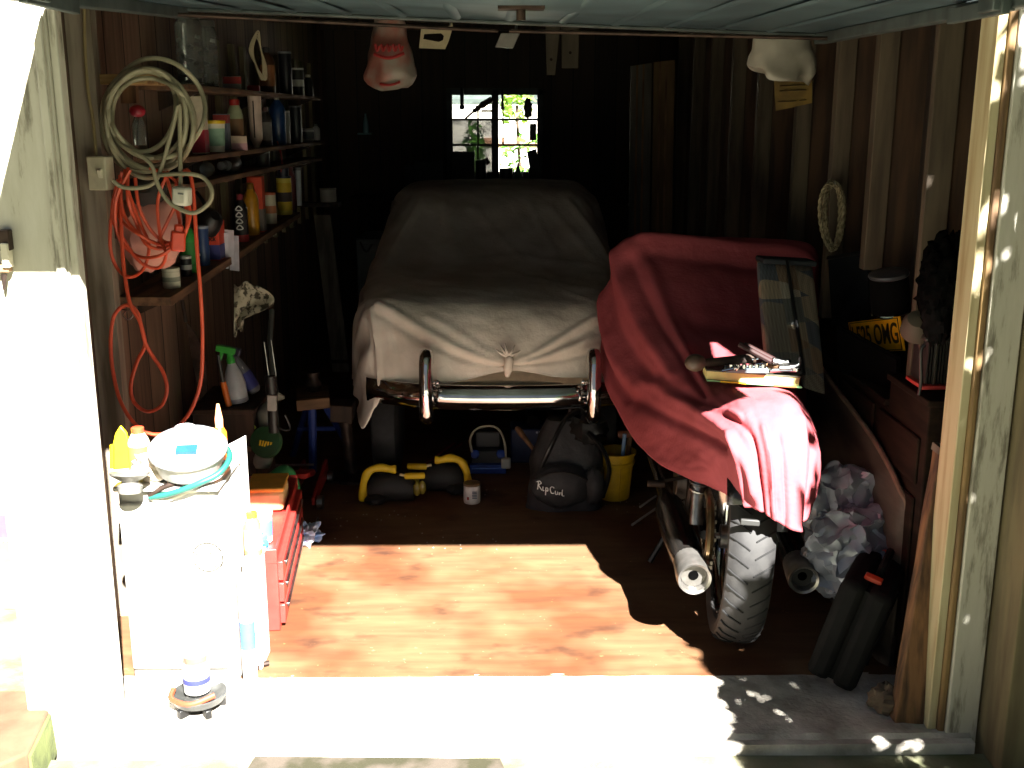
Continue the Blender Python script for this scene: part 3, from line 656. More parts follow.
bottle('cleaner_bottle', 'dark blue bottle with a pale cap on the second shelf', 'bottle', S(279, 2), .042, .26, '#1d3a63', '#b9b59f', capr=.3)
can('aerosol_can', 'slim grey can to the right of the dark blue bottle', 'can', S(286, 2), .028, .17, '#6d6e6c', '#9c9c96')
can('aerosol_can', 'dark can with grey lid farther along the second shelf', 'can', S(297, 2), .035, .2, '#2a2c30', '#55575a')
tub('small_tub', 'little white pot at the far end of the second shelf', 'pot', S(309, 2), .035, .075, '#bdbcb4', '#8d8d88', '#6a6d70')
bottle('small_bottle', 'little white bottle, last thing on the second shelf', 'bottle', S(317, 2), .025, .1, '#b4b3ac', '#5a5a58')
# third shelf
t = thing('hand_drill', 'black power drill lying on the third shelf', 'drill', S(225, 3)+V(.02, 0, .0)); q = t.location
g = B(); g.lathe([(.02, -.12), (.035, -.1), (.038, .05), (.026, .09), (.02, .12)], q+V(0, 0, .04), 16, r=(90, 0, 6)); g.build('motor_body', black, t, w=True)
B().cyl(q+V(.0, -.12, .04), q+V(.0, -.17, .04), .017).build('chuck', steel, t, w=True); B().box(q+V(.0, .06, .05), (.032, .05, .09), (18, 0, 0)).build('handle', black, t, w=True, bev=.008)
t = thing('light_bulb', 'clear glass bulb on the near end of the third shelf', 'bulb', S(206, 3)+V(0, 0, 0)); q = t.location
B().ball(q+V(0, 0, .03), .03, 16, 10).build('glass', clearm, t, w=True); B().cyl(q+V(0, .025, .03), q+V(0, .06, .03), .014).build('screw_cap', steel, t, w=True)
can('aerosol_can', 'dark tin standing past the drill on the third shelf', 'can', S(262, 3), .035, .07, '#3b3a36', '#7a7a72')
t = thing('red_lead', 'thin red lead hanging between the second and third shelves', 'lead', at(279, 145, S(279, 2).y-.06))
B().tube(spline([at(277, 141, t.location.y), at(280, 150, t.location.y), at(282, 160, t.location.y), at(281, 172, t.location.y)], 5), .004).build('cord', red, t, w=True)
# lowest shelf
p = S(162, 4); p.x = -1.145; p.y = 3.85
can('cream_jar', 'small cream jar at the pale sawn end of the lowest shelf', 'jar', p+V(.0, -.0, 0), .030, .065, '#b9b79f', '#c8c6b0', lab='#d0cdb8', band='#8a9080')
can('polish_tin', 'narrow black and silver tin beside the cream jar', 'tin', S(178, 4)+V(0, 0, 0), .02, .07, '#1b1b1c', '#bdbdb8', band='#c9c9c4')
tub('blue_tub', 'small blue and white tub by the tall blue can on the lowest shelf', 'tub', S(187, 4)+V(0, -.02, 0), .026, .065, '#2b4a86', '#d7d7d2', '#d9dbe0')
bottle('weedkiller_bottle', 'bright green bottle behind the hanging orange cable socket', 'bottle', S(182, 4)+V(-.01, .03, 0), .033, .19, '#2f8f3a', '#1d1d1d', lab='#2a7d33')
can('aerosol_can', 'tall dark blue can on the lowest shelf left of the orange box', 'can', S(196, 4), .026, .15, '#26406e', '#8f99a8')
hb = carton('plaster_box', 'orange and blue powder box with dark lettering on the lowest shelf', 'box', S(207, 4)+V(0, 0, 0), (.075, .1, .155), '#d2452a', '#3d3f7d', 0, frac=.4)
for k, s_ in enumerate(('Hydro', 'Rock')): text('lettering', s_, .03, black, hb, Matrix.Translation((0, -.0515, .115 - k*.028)) @ FRONT, .8, bold=.0006)
t = thing('paper_leaflet', 'folded white paper leaflets tucked in front of the lowest shelf', 'leaflet', at(228, 264, S(216, 4).y-.1)); q = t.location
for dx, rz in ((-.02, 18), (.008, -8), (.032, -22)):
    B().box(q+V(dx*.8, dx*.4, .075 - abs(dx)), (.045, .002, .145), (0, 3, rz)).build('sheet', plain('#c9c8d0', .8), t, w=True)
t = thing('work_light', 'black domed lamp head above the orange powder box', 'lamp', at(209, 224, S(207, 4).y-.06)); q = t.location
B().lathe([(.02, .05), (.045, .03), (.06, -.02), (.056, -.022), (.04, .02), (.001, .03)], q+V(0, 0, .01), 20, r=(60, 0, 50)).build('lamp_shade', black, t, w=True)
B().tube(spline([q+V(0, .0, .04), q+V(-.03, .04, .09), q+V(-.06, .07, .12)], 4), .008).build('arm', black, t, w=True)
bl = bottle('additive_bottle', 'black bottle with white markings and red base on the lowest shelf', 'bottle', S(237, 4)+V(0, 0, 0), .03, .21, '#1c1a1c', '#7d2a35', lab='#2b282b')
B().lathe([(.0315, .0), (.0315, .03)], (0, 0, 0), 16).build('base_band', plain('#c23a3a', .5), bl)
g = B()
for k in range(4): g.tube(spline([V(-.014, -.031, .06+.028*k), V(0, -.0318, .075+.028*k), V(.014, -.031, .06+.028*k), V(.0, -.0318, .055+.028*k)], 4, True), .003, 5, True)
g.build('white_markings', white, bl)
bottle('oil_bottle', 'mustard yellow bottle in front of a batten on the lowest shelf', 'bottle', S(248, 4), .035, .24, '#b8831c', '#7d5a18')
carton('upright_box', 'bright orange box standing high on the lowest shelf', 'box', S(251, 4)+V(0, .06, 0), (.07, .06, .26), '#c9482a', '#6d6358', 0, frac=.42)
carton('seed_box', 'cream and green carton under the bright orange box', 'box', S(255, 4)+V(0, -.03, 0), (.05, .05, .13), '#c2b89c', '#3a5a30', 0, frac=.6)
can('aerosol_can', 'cream can with orange top and markings on the lowest shelf', 'can', S(267, 4)+V(0, 0, 0), .032, .15, '#c4bba2', '#c25a35', band='#b8744c')
ar = can('aerosol_can', 'yellow and white aerosol with dark cap toward the end of the lowest shelf', 'can', S(282, 4), .04, .2, '#d8c94e', '#1d2030', lab='#cfae2a', band='#3b2f2a')
B().lathe([(.03, .2), (.03, .25), (.026, .255)], (0, 0, 0), 16).build('cap', plain('#1b1d2c', .4), ar)
bottle('oil_bottle', 'maroon bottle directly beyond the yellow aerosol', 'bottle', S(289, 4), .03, .25, '#5a2420', '#4a1c1a')
t = thing('strip_light_tube', 'slim white tube upright at the far end of the lowest shelf', 'tube', S(297, 4)+V(0, 0, 0)); B().cyl((0, 0, 0), (0, 0, .2), .015).build('tube', plain('#b4bcc0', .4), t); B().cyl((0, 0, .2), (0, 0, .215), .016).build('cap', grey, t)

# ------------------------------------------------------------------ hung on the left wall by the door
t = thing('switch_box', 'cream electric switch box on the grey stud', 'switch', at(101, 173, 3.40)); q = t.location
g = B(); g.box(q, (.062, .05, .1), (0, 0, -12)); g.build('housing', plain('#cfc8ae', .5), t, w=True, bev=.004); B().box(q+V(.008, -.03, 0), (.014, .012, .026), (14, 0, -12)).build('rocker', plain('#e2dcc6', .4), t, w=True, bev=.002)
B().tube(spline([q+V(-.01, .0, .05), at(93, 120, 3.42), at(88, 90, 3.42), at(85, 50, 3.43), at(84, 0, 3.43)], 5), .005).build('cable', plain('#8d7c55', .6), t, w=True)
hose = thing('garden_hose', 'coil of thick beige cable hanging high on the left wall', 'cable coil', at(155, 115, 3.46)); beige = plain('#8f8970', .55)
R = random.Random(5)
g = B()
for cx, cy, rx, ry, tl in ((145, 118, 41, 50, 0), (148, 114, 38, 44, .3), (144, 120, 44, 52, -.2), (150, 121, 44, 50, .1), (157, 108, 46, 50, .4), (144, 112, 33, 40, -.4), (146, 124, 38, 54, .2), (152, 124, 42, 46, .7)):
    pts = []
    for i in range(14):
        a = 2*PI*i/14; pts.append(at(cx + rx*math.cos(a)*(1 + .05*math.sin(2*a+tl*5)) + tl*8*math.sin(a), cy + ry*math.sin(a), 3.41 + .03*math.sin(a+tl*7) + R.uniform(-.025, .025)))
    g.tube(spline(pts, 5, True), .0072, 8, True)
g.build('coil', beige, hose, w=True)
g = B(); g.tube(spline([at(x, y, 3.36+dy) for x, y, dy in ((112, 180, -.04), (122, 187, -.03), (138, 188, -.02), (152, 184, 0), (160, 172, .0), (172, 130, .0), (179, 105, .0), (180, 140, 0), (180.5, 186, -.01))], 6), .0065, 8); g.build('loose_end', beige, hose, w=True)
g = B(); g.tube(spline([at(x, y, 3.33+dy) for x, y, dy in ((130, 150, 0), (150, 163, -.01), (158, 185, -.01), (170, 203, -.01), (192, 213, -.01), (208, 204, 0), (212, 192, 0), (205, 179, .01), (190, 174, .01), (160, 175, .02))], 6), .0065, 8); g.build('loose_loop', beige, hose, w=True)
q = at(182, 196, 3.33); g = B(); g.box(q, (.052, .04, .056), (0, 4, -15)); pl = g.build('plug', plain('#d6d2c2', .4), hose, w=True, bev=.009, label='white plug')
B().box(q+V(.003, -.022, .008), (.018, .003, .004), (0, 4, -15)).build('moulded_mark', grey, pl, w=True)
t = thing('wooden_peg', 'short pale wooden peg holding the beige cable coil', 'peg', at(147, 80, 3.58)); q = t.location
B().box(q+V(-.05, 0, 0), (.16, .2, .03)).build('peg', wood_end, t, w=True, bev=.003); B().box(q+V(-.09, .1, -.03), (.05, .03, .08)).build('backing', wood_mid, t, w=True)
t = thing('spray_can', 'small red-topped bottle hanging inside the beige coil', 'bottle', at(140, 145, 3.62))
B().lathe([(.02, 0), (.022, .06), (.01, .09)], (0, 0, 0), 14).build('body', clearm, t); B().ball((0, 0, .105), (.026, .026, .02), 12, 8).build('cap', plain('#9a1f30', .4), t)
# orange extension lead
lead = thing('extension_lead', 'orange extension lead looped on the left wall, long loop hanging low', 'extension lead', at(150, 300, 3.5)); om = plain('#cf4f30', .45)
g = B(); path = [(176,185,3.34),(187,170,3.3),(193,190,3.28),(197,250,3.26),(201,300,3.25),(202.5,345,3.25),(200,385,3.25),(188,415,3.25),(170,431,3.25),(152,434,3.25),(135,424,3.25),(120,400,3.25),(112,365,3.25),(111,335,3.25),(115,314,3.24),(127,305,3.24),(137,312,3.24),(141,325,3.25),(145,345,3.25),(137,362,3.26),(131,385,3.26),(134,402,3.26),(147,411.5,3.26),(161,406,3.26),(167,390,3.26),(163,372,3.26),(152,355,3.26),(145,342,3.24),(140,322,3.23),(131,306,3.23),(127,290,3.24),(123,260,3.26),(121,220,3.28),(120,185,3.3)]
g.tube(spline([at(p[0], p[1], p[2]+.1) for p in path], 5), .006, 8); g.build('hanging_loop', om, lead, w=True)
g = B()
for pts in (((122,172),(113,205),(110,245),(117,268),(130,277),(144,268),(149,245),(141,225),(128,190),(125,170)), ((130,170),(116,200),(118,235),(135,255),(155,257),(172,247),(180,225),(172,195),(165,172)), ((135,178),(140,210),(155,235),(172,243),(186,230),(190,210),(182,190),(170,176),(150,168)), ((118,180),(112,215),(124,240),(140,262),(158,268),(166,255),(160,235),(158,200),(168,172)), ((120,175),(124,215),(145,238),(166,245),(184,236),(187,212),(180,200),(166,225),(158,245),(163,248)), ((115,190),(120,218),(140,235),(160,244),(178,240)), ((128,168),(128,200),(136,222),(145,243),(160,249),(175,244))):
    g.tube(spline([at(x, y, 3.37 + .025*math.sin(i*1.7 + x)) for i, (x, y) in enumerate(pts)], 6), .0054, 7)
g.build('coiled_loops', om, lead, w=True)
q = at(178, 241, 3.35); g = B(); g.box(q, (.042, .045, .06), (0, 6, 20)); g.box(q+V(.005, 0, .035), (.026, .03, .03), (0, 6, 20)); g.build('socket', plain('#d0452a', .4), lead, w=True, bev=.006)
t = thing('hanging_bag', 'pale pink cloth bag with dark top hanging behind the orange lead', 'bag', at(152, 265, 3.6))
q = at(150, 230, 3.58); B().ball(q, (.107, .07, .128), 26, 18, rough=.2, rs=3, seed=4).build('pouch', M('pink_cloth', '#c98f80', '#b07a72', rough=.9, scale=12, bump=.3), t, w=True)
B().ball(at(147, 190, 3.55), (.062, .055, .05), 18, 12, r=(20, 0, 0), rough=.2, seed=2).build('dark_top', plain('#2b2723', .8), t, w=True)
t = thing('metal_ring', 'small steel ring on the wall inside the orange loop', 'ring', at(128, 315, 3.48)); g = B()
g.tube(spline([at(128+5*math.cos(a), 315+5*math.sin(a), 3.48) for a in (0, 1.57, 3.14, 4.71)], 6, True), .002, 6, True); g.build('ring', steel, t, w=True); B().cyl(at(128, 310, 3.48), at(128, 310, 3.48)+V(-.06, .04, 0), .003).build('hook', steel, t, w=True)
t = thing('dark_tool', 'dark flat steel tool hanging below the lowest shelf end', 'tool', at(195, 380, 4.22)); q = at(192, 345, 3.75)
g = B(); g.prism([at(186, 322, 4.2), at(196, 335, 4.2), at(206, 360, 4.2), at(207, 392, 4.2), at(200, 400, 4.2), at(192, 360, 4.2)], (0, .008, 0)); g.build('blade', rust, t, w=True)
B().tube([at(186, 322, 4.204), at(182, 300, 4.204)], .008).build('handle', wood_dark, t, w=True)
t = thing('lace_rag', 'crumpled off-white lacy rag hanging on the left wall', 'rag', at(246, 335, 4.5))
g = B(); P = []
for i in range(23):
    r = []
    for j in range(15):
        u = j/14; v = i/22; wd = (.5 + 1.1*math.sin(PI*min(1, v*1.3+.12)))*.5; wd = max(.12, wd*(1-.62*max(0, v-.45)))
        x = 234 + 28*u*wd*1.9*(.95) ; y = 284 + 52*v + 3*math.sin(u*9) - 14*u*max(0, v-.4)
        r.append(at(x, y, 4.5 + .03*noise.noise(Vector((u*5, v*6, 3))) - .02*math.sin(u*7+v*3)))
    P.append(r)
g.grid(P); g.build('cloth', M('lace_cloth', '#b8b39c', '#4b463a', rough=.95, scale=38, lo=.42, hi=.5), t, w=True, solid=.003, ang=80)
# low bin behind the white cabinet carrying bottles
t = thing('storage_bin', 'dark wooden bin against the left wall with spray bottles on top', 'bin', (-1.08, 4.3, 0))
B().bx(-1.19, -.955, 4.14, 4.5, .0, .51).build('carcass', wood_dark, t, w=True, bev=.004); B().bx(-1.2, -.945, 4.125, 4.51, .51, .53).build('top', wood_dark, t, w=True, bev=.004)
for z in (.2, .36): B().bx(-1.17, -.97, 4.132, 4.142, z, z+.018).build('batten', wood_mid, t, w=True)
tr_ = thing('trigger_spray', 'clear spray bottle with a bright green trigger head', 'spray bottle', V(-.91, 3.58, .63)); q = tr_.location
b0 = at(238, 402, 4.22); n0 = at(231, 362, 4.22); d = (n0 - b0).normalized(); R3 = d.to_track_quat('Z', 'Y').to_matrix(); L = (n0-b0).length
tr_.location = b0
B().lathe([(.036, 0), (.042, .006), (.042, L*.45), (.032, L*.72), (.017, L*.95), (.015, L)], b0, 20, r=R3).build('bottle', M('milky_plastic', '#b9bfc2', '#9aa1a6', rough=.3, scale=10), tr_, w=True)
B().lathe([(.0425, .004), (.0425, L*.12)], b0, 20, r=R3).build('liquid_band', plain('#8d8a95', .4), tr_, w=True)
g = B(); g.lathe([(.016, L*.95), (.017, L+.012), (.013, L+.018), (.012, L+.04)], b0, 14, r=R3); h0 = b0 + d*(L+.05); g.box(h0+V(-.012, 0, 0), (.075, .024, .026), (0, 12, 0)); g.prism([h0+V(-.035, -.006, -.008), h0+V(-.02, -.006, -.01), h0+V(-.03, -.006, -.045), h0+V(-.038, -.006, -.042)], (0, .012, 0)); g.build('trigger_head', plain('#35a038', .4), tr_, w=True, bev=.003)
s2 = thing('wheel_cleaner', 'silver-grey spray bottle with a purple label and black head, leaning', 'spray bottle', at(256, 392, 4.3))
b0, n0 = at(256, 392, 4.3), at(232, 353, 4.3); d = (n0-b0).normalized(); R3 = d.to_track_quat('Z', 'Y').to_matrix(); L = (n0-b0).length
B().lathe([(.028, 0), (.04, .01), (.042, L*.45), (.03, L*.75), (.014, L*.98)], b0, 20, r=R3, sy=.6).build('bottle', plain('#6d6d74', .3), s2, w=True)
B().lathe([(.0425, L*.12), (.0435, L*.40), (.041, L*.5)], b0, 20, r=R3, sy=.61).build('printed_label', plain('#3b3f86', .5), s2, w=True)
for dx in (-.006, .010): B().box(b0 + d*L*.56 + V(dx, -.026, dx*.6), (.006, .003, .03), (0, -28, 0)).build('white_letter', white, s2, w=True)
g = B(); h0 = n0 + d*.012; g.box(h0, (.085, .03, .032), (0, 14, 0)); g.cyl(n0 - d*.01, n0+d*.01, .016); g.build('spray_head', plain('#2a2635', .4), s2, w=True, bev=.006)
kn = thing('garden_knife', 'orange-handled knife standing point down beside the spray bottle', 'knife', at(229, 404, 4.17))
B().tube([at(223, 382, 4.17), at(229, 406, 4.17)], .012, 10).build('handle', plain('#cf6a1e', .4), kn, w=True); B().tube([at(223, 382, 4.17), at(218, 355, 4.17)], .007, 8).build('blade', black, kn, w=True)
cl = thing('caulk_cylinder', 'pale cardboard cylinder in the sun at the back of the white cabinet', 'cylinder', V(-.862, 3.11, .651)); q = cl.location
B().cyl(q, q+V(0, 0, .085), .04).build('tube', plain('#d8cfc0', .8), cl, w=True); B().cyl(q+V(0, 0, .085), q+V(0, 0, .09), .041).build('rim', plain('#c9a58a', .7), cl, w=True)
ct = thing('caulk_tube', 'orange sealant tube with white nozzle standing in the sun', 'tube', V(-.815, 3.1, .651)); q = ct.location
B().lathe([(.018, 0), (.02, .005), (.02, .09), (.012, .105)], (0, 0, 0), 16).build('barrel', plain('#e0781e', .4), ct); B().lathe([(.011, .1), (.012, .13), (.004, .175)], (0, 0, 0), 12).build('nozzle', plain('#e2a070', .4), ct)
gc = can('metal_can', 'dark grey tin behind the pale cardboard cylinder', 'can', V(-.92, 3.12, .651), .028, .10, '#57585a', '#9a9b9a')
# ------------------------------------------------------------------ white cabinet and the things on it
wc = thing('white_cabinet', 'white metal cabinet with a faint round emblem, in full sun by the left jamb', 'cabinet', (-.905, 3.05, 0)); wm = plain('#b4b2ad', .4)
B().bx(-1.055, -.775, 2.90, 3.16, 0, .635).build('carcass', wm, wc, w=True, bev=.012)
B().bx(-1.05, -.78, 2.885, 2.9, .10, .60).build('door', wm, wc, w=True, bev=.006)
B().bx(-1.06, -.77, 2.88, 3.165, .635, .65).build('top', wm, wc, w=True, bev=.005)
e = at(208, 557, 2.884); g = B()
g.tube([(e.x+.042*math.cos(a), 2.8830, e.z+.042*math.sin(a)) for a in (2*PI*i/40 for i in range(40))], .0016, 6, True); g.tube([(e.x+.036*math.cos(a), 2.8830, e.z+.036*math.sin(a)) for a in (PI/2 + i*4*PI/5 for i in range(5))], .0013, 5, True)
g.build('round_emblem', plain('#2a2720', .6), wc, w=True, label='round emblem with a star')
for x in (-1.02, -.81):
    B().bx(x-.015, x+.015, 2.92, 2.96, -.001, .012).build('foot', black, wc, w=True)
zt = .651
def ont(px, py, z=zt): return fl(px, py, z)
q = ont(121, 470); t = thing('funnel_scoop', 'bright yellow plastic scoop standing at the left back of the cabinet', 'scoop', q)
g = B(); Y0 = q.y + .0
prof = [(113, 470), (112, 448), (115, 434), (120, 426), (126, 433), (130, 448), (131, 468)]
g.prism([at(x, y, Y0) for x, y in prof], (0, .012, 0)); g.build('blade', plain('#e6cf1e', .45), t, w=True, bev=.003)
B().cyl(at(112, 468, Y0-.01), at(112, 445, Y0-.01), .006).build('rib', plain('#d8bb18', .45), t, w=True)
bottle('red_cap_bottle', 'cream and yellow bottle with a red cap on the white cabinet', 'bottle', ont(139, 475)+V(0, .02, 0), .03, .135, '#ded3a0', '#d6482a', capr=.55, lab='#d9c63a')
sp_ = thing('speaker_cone', 'round grey loudspeaker cone lying face up on the white cabinet', 'loudspeaker', ont(130, 493)); q = sp_.location
B().lathe([(.03, 0), (.034, .02), (.02, .03), (.045, .045), (.052, .05), (.052, .056), (.044, .056), (.018, .036), (.001, .036)], q, 28, r=(-12, 0, 0)).build('frame', M('speaker_grey', '#8c8a84', '#5a5854', rough=.5, metal=.4), sp_, w=True)
B().lathe([(.018, .037), (.014, .046), (.001, .05)], q, 18, r=(-12, 0, 0)).build('dust_cap', plain('#3a3935', .5), sp_, w=True)
wb_ = thing('paper_wad', 'crumpled grey-beige paper wad between loudspeaker and white bucket', 'paper', ont(150, 484)+V(0, .03, 0)); B().ball(wb_.location+V(0, 0, .035), (.05, .03, .035), 18, 12, r=(0, 20, 0), rough=.6, rs=3, seed=8).build('wad', plain('#b3a794', .9), wb_, w=True, ang=20)
bu = thing('white_bucket', 'white plastic bucket with a blue label tipped on the cabinet', 'bucket', ont(184, 487)+V(0, .07, 0)); q = bu.location
Rb = Euler((math.radians(16), 0, math.radians(8))).to_matrix()
B().lathe([(.085, 0), (.1, .05), (.105, .053), (.105, .061), (.098, .061), (.08, .01), (.001, .008)], q+V(0, .0, .035), 32, r=Rb).build('tub', plain('#9a9994', .4), bu, w=True)
B().lathe([(.001, .061), (.1, .061), (.107, .057), (.107, .066), (.099, .076), (.065, .088), (.001, .092)], q+V(0, 0, .035), 32, r=Rb).build('lid', plain('#93969a', .4), bu, w=True)
B().box(q+V(0, 0, .045) + Rb @ V(.005, -.055, .081), (.055, .035, .008), Rb).build('blue_label', plain('#1d4a8c', .5), bu, w=True)
th = thing('teal_hose', 'loop of teal hose lying over the front of the white bucket', 'hose', ont(190, 500))
g = B(); pts = [(150,497,2.89),(165,495,2.88),(182,490,2.87),(200,483,2.87),(218,474,2.89),(228,462,2.93),(229,452,2.98),(222,444,3.06)]
g.tube(spline([at(*p) for p in pts], 6), .0085, 10); g.build('hose', plain('#1f5a50', .4), th, w=True)
g = B(); g.tube(spline([at(150, 497, 2.89), at(158, 490, 2.885), at(175, 483, 2.885)], 5), .008, 10); g.build('end_fitting', rust, th, w=True)
rg = thing('white_rag', 'crumpled white cloth drooping over the front edge of the cabinet top', 'rag', ont(172, 496))
g = B(); P = []
for i in range(14):
    r = []
    for j in range(16):
        u, v = j/15, i/13; r.append(at(152 + 60*u + 3*math.sin(v*5), 466 + 34*v + 4*math.sin(u*6) - 6*u, 3.06 - .17*min(1, v*1.15)) + V(0, 0, .006*noise.noise(Vector((u*6, v*6, 0)))))
    P.append(r)
g.grid(P); g.build('cloth', plain('#dcd6c8', .9), rg, w=True, solid=.004, ang=80)
wr_ = thing('wire_basket', 'small tangle of steel wire clips at the right of the teal hose', 'wire', ont(205, 476)+V(0, .0, .0)); g = B(); R = random.Random(8)
for k in range(7):
    c = at(205 + R.uniform(-14, 22), 468 + R.uniform(-6, 14), 2.98); g.tube(spline([c + V(R.uniform(-.03, .03), R.uniform(-.02, .02), R.uniform(-.02, .03)) for _ in range(4)], 4), .0025, 5)
g.build('wire', steel, wr_, w=True)
ds = thing('metal_disc', 'round pale metal lid leaning on the front of the cabinet top', 'lid', at(180, 500, 2.9)); B().lathe([(.05, 0), (.055, .004), (.055, .010), (.05, .012), (.048, .006), (.001, .006)], at(187, 497, 2.93), 28, r=(62, 0, 10)).build('disc', plain('#d9cdb8', .4), ds, w=True)
# beside the cabinet
pb = thing('white_board', 'tall white board wedged between the cabinet and the red tool chest', 'board', (-.72, 3.3, 0)); g = B()
g.hexa([(-.84, 3.19, 0), (-.765, 3.19, 0), (-.765, 3.21, 0), (-.84, 3.21, 0)], [(-.84, 3.19, .66), (-.765, 3.19, .70), (-.765, 3.21, .70), (-.84, 3.21, .66)]); g.build('board', plain('#e2e0da', .6), pb, w=True, bev=.003)
bottle('orange_cap_bottle', 'yellow bottle with an orange cap in front of the white board', 'bottle', at(243, 640, 3.02)+V(0, 0, 0), .026, .0, '#e0cf5a', '#dd7a24') if False else None
cr = thing('white_box', 'narrow white plastic box beside the white cabinet', 'crate', (-.74, 3.12, 0)); B().bx(-.765, -.722, 3.06, 3.18, 0, .34).build('box', plain('#e3e0d8', .5), cr, w=True, bev=.008); B().bx(-.767, -.718, 3.055, 3.184, .34, .352).build('lid', plain('#e6e3da', .5), cr, w=True, bev=.003)
bottle('orange_cap_bottle', 'yellow bottle with an orange cap in front of the white board', 'bottle', V(-.742, 3.12, .353), .026, .135, '#dccb52', '#dd6a24', capr=.6, lab='#d6c79a')

bcc = can('blue_band_canister', 'slim white canister with a bright blue band standing beside the white cabinet', 'canister', V(-.74, 2.98, .0), .021, .34, '#e1e2e4', '#d6d7da', band='#3f6fb5')
# jar and black burner in front of the cabinet
jb = thing('camping_burner', 'black round burner base with feet in front of the white cabinet', 'burner', fl(200, 708)); q = jb.location
B().lathe([(.05, .02), (.07, .03), (.078, .05), (.074, .052), (.06, .04), (.04, .036), (.03, .045), (.001, .045)], q, 28).build('dish', M('burner_iron', '#4e4f4d', '#343533', rough=.45, metal=.3), jb, w=True)
for i in range(5):
    a = i*2*PI/5 + .3; B().box(q+V(.058*math.cos(a), .058*math.sin(a), .012), (.03, .018, .026), (0, 0, math.degrees(a))).build('foot', black, jb, w=True, bev=.003)
jr_ = thing('glass_jar', 'glass jar with a blue and white label standing on the black burner', 'jar', q+V(-.003, .0, .053)); q = jr_.location
B().lathe([(.03, 0), (.037, .006), (.037, .08), (.031, .095), (.031, .1)], q, 24).build('glass', M('jar_glass', '#d5d6d2', '#c2c4be', rough=.1, scale=10, trans=.5), jr_, w=True)
B().lathe([(.0375, .025), (.0375, .075)], q, 24).build('label', plain('#8b8b94', .6), jr_, w=True)
B().lathe([(.0378, .035), (.0378, .05)], q, 24).build('label_band', plain('#2a3068', .6), jr_, w=True); B().lathe([(.033, .098), (.034, .115), (.001, .117)], q, 24).build('lid', plain('#7a5a4c', .4), jr_, w=True)
rr_ = thing('red_strap', 'orange-red rubber band around the back of the black burner', 'strap', q+V(-.02, 0, 0)); B().tube(spline([q+V(-.065, -.01, .012), q+V(-.06, -.045, .0), q+V(-.0, -.07, -.002), q+V(.06, -.045, .012)], 6), .008, 8).build('strap', plain('#8a3a20', .5), rr_, w=True)
tag(B().tube(spline([fl(200, 722, .004), fl(222, 728, .004), fl(240, 735, .004), fl(256, 738, .004)], 5), [.004, .006, .008, .010, .012, .013, .014, .015, .015, .015, .014, .013, .012, .010, .008, .006], 8, flat=.4).build('trowel', plain('#8f8c88', .4), None), 'flat grey trowel lying on the concrete in front of the burner', 'trowel')
# red tool chest and what lies in it
tb = thing('tool_chest', 'open red metal tool chest with drawers, end face in the sun', 'tool chest', (-.84, 3.69, 0), rz=5); rm = plain('#a8322c', .35)
B().box((-.02, 0, .12), (.22, .75, .24)).build('carcass', rm, tb, bev=.005)
for k in range(3):
    dr = B().box((.096, .0, .05 + .075*k), (.02, .71, .066)).build('drawer', rm, tb, bev=.003); B().box((.012, 0, .008), (.012, .6, .012)).build('handle_strip', steel, dr, bev=.002); dr.children[0].location = (.096, 0, .05+.075*k)
g = B()
for a, c, d in (((-.125, 0, .26), (.008, .75, .05), 0), ((.085, 0, .255), (.008, .75, .035), 0), ((-.02, -.372, .26), (.22, .008, .05), 0), ((-.02, .372, .26), (.22, .008, .05), 0)): g.box(a, c)
g.build('tray_rim', rm, tb, bev=.002)
ytb = thing('yellow_tub', 'yellow and cream tub lying in the back of the red tool chest', 'tub', (-.85, 3.85, .245)); q = ytb.location
B().box(q+V(0, 0, .04), (.13, .17, .075), (0, 0, 4)).build('body', plain('#e0c690', .5), ytb, w=True, bev=.015); B().box(q+V(0, 0, .084), (.135, .175, .016), (0, 0, 4)).build('lid', plain('#dba23c', .5), ytb, w=True, bev=.005)
bt = tub('blue_tub', 'white tub with blue bands standing in the front of the tool chest', 'tub', V(-.81, 3.5, .245), .045, .10, '#dfe3ea', '#c7b9a8', '#4f80bd', .95)
sc_ = thing('wiping_cloth', 'bright blue cloth wad in the front corner of the tool chest', 'cloth', (-.80, 3.385, .245)); B().ball(sc_.location+V(0, 0, .035), (.045, .04, .035), 18, 12, rough=.5, rs=3, seed=3).build('wad', plain('#3f8ac0', .8), sc_, w=True)
# strimmer, pump, stands and jack in the shade behind
st = thing('grass_trimmer', 'grey grass trimmer leaning in the corner, green round guard with yellow lettering', 'grass trimmer', at(262, 475, 4.13)); Yt = 4.13
g = B(); c = at(266, 442, Yt); g.lathe([(.001, -.02), (.055, -.018), (.065, -.005), (.06, .012), (.001, .02)], c, 28, r=(72, 0, -10)); g.build('line_head', plain('#24482b', .4), st, w=True)
text('lettering', 'BOSCH', .03, yellow, st, Matrix.Translation(c - st.location + V(0, -.021, .002)) @ Matrix.Rotation(math.radians(-18), 4, 'Y') @ FRONT, .9) if False else None
g = B()
for k in range(5): g.box(c + V(-.018 + .010*k, -.021, .003 - .002*k), (.006, .004, .022), (0, 12 + 6*(k % 3), 0))
g.build('yellow_lettering', yellow, st, w=True)
g = B(); P = []
for i in range(9):
    a = 2.2 + i*.24; P.append([c + V(math.cos(a)*r_, .02, math.sin(a)*r_) for r_ in (.065, .085)])
g.grid(P); g.build('guard', plain('#8a9a2a', .4), st, w=True, solid=.004)
g = B(); g.tube(spline([at(262, 468, Yt+.03), at(264, 430, Yt+.06), at(270, 405, Yt+.08), at(276, 392, Yt+.1)], 5), [.03 + .012*math.sin(i) for i in range(16)], 10); g.build('motor_housing', plain('#6d6f66', .5), st, w=True)
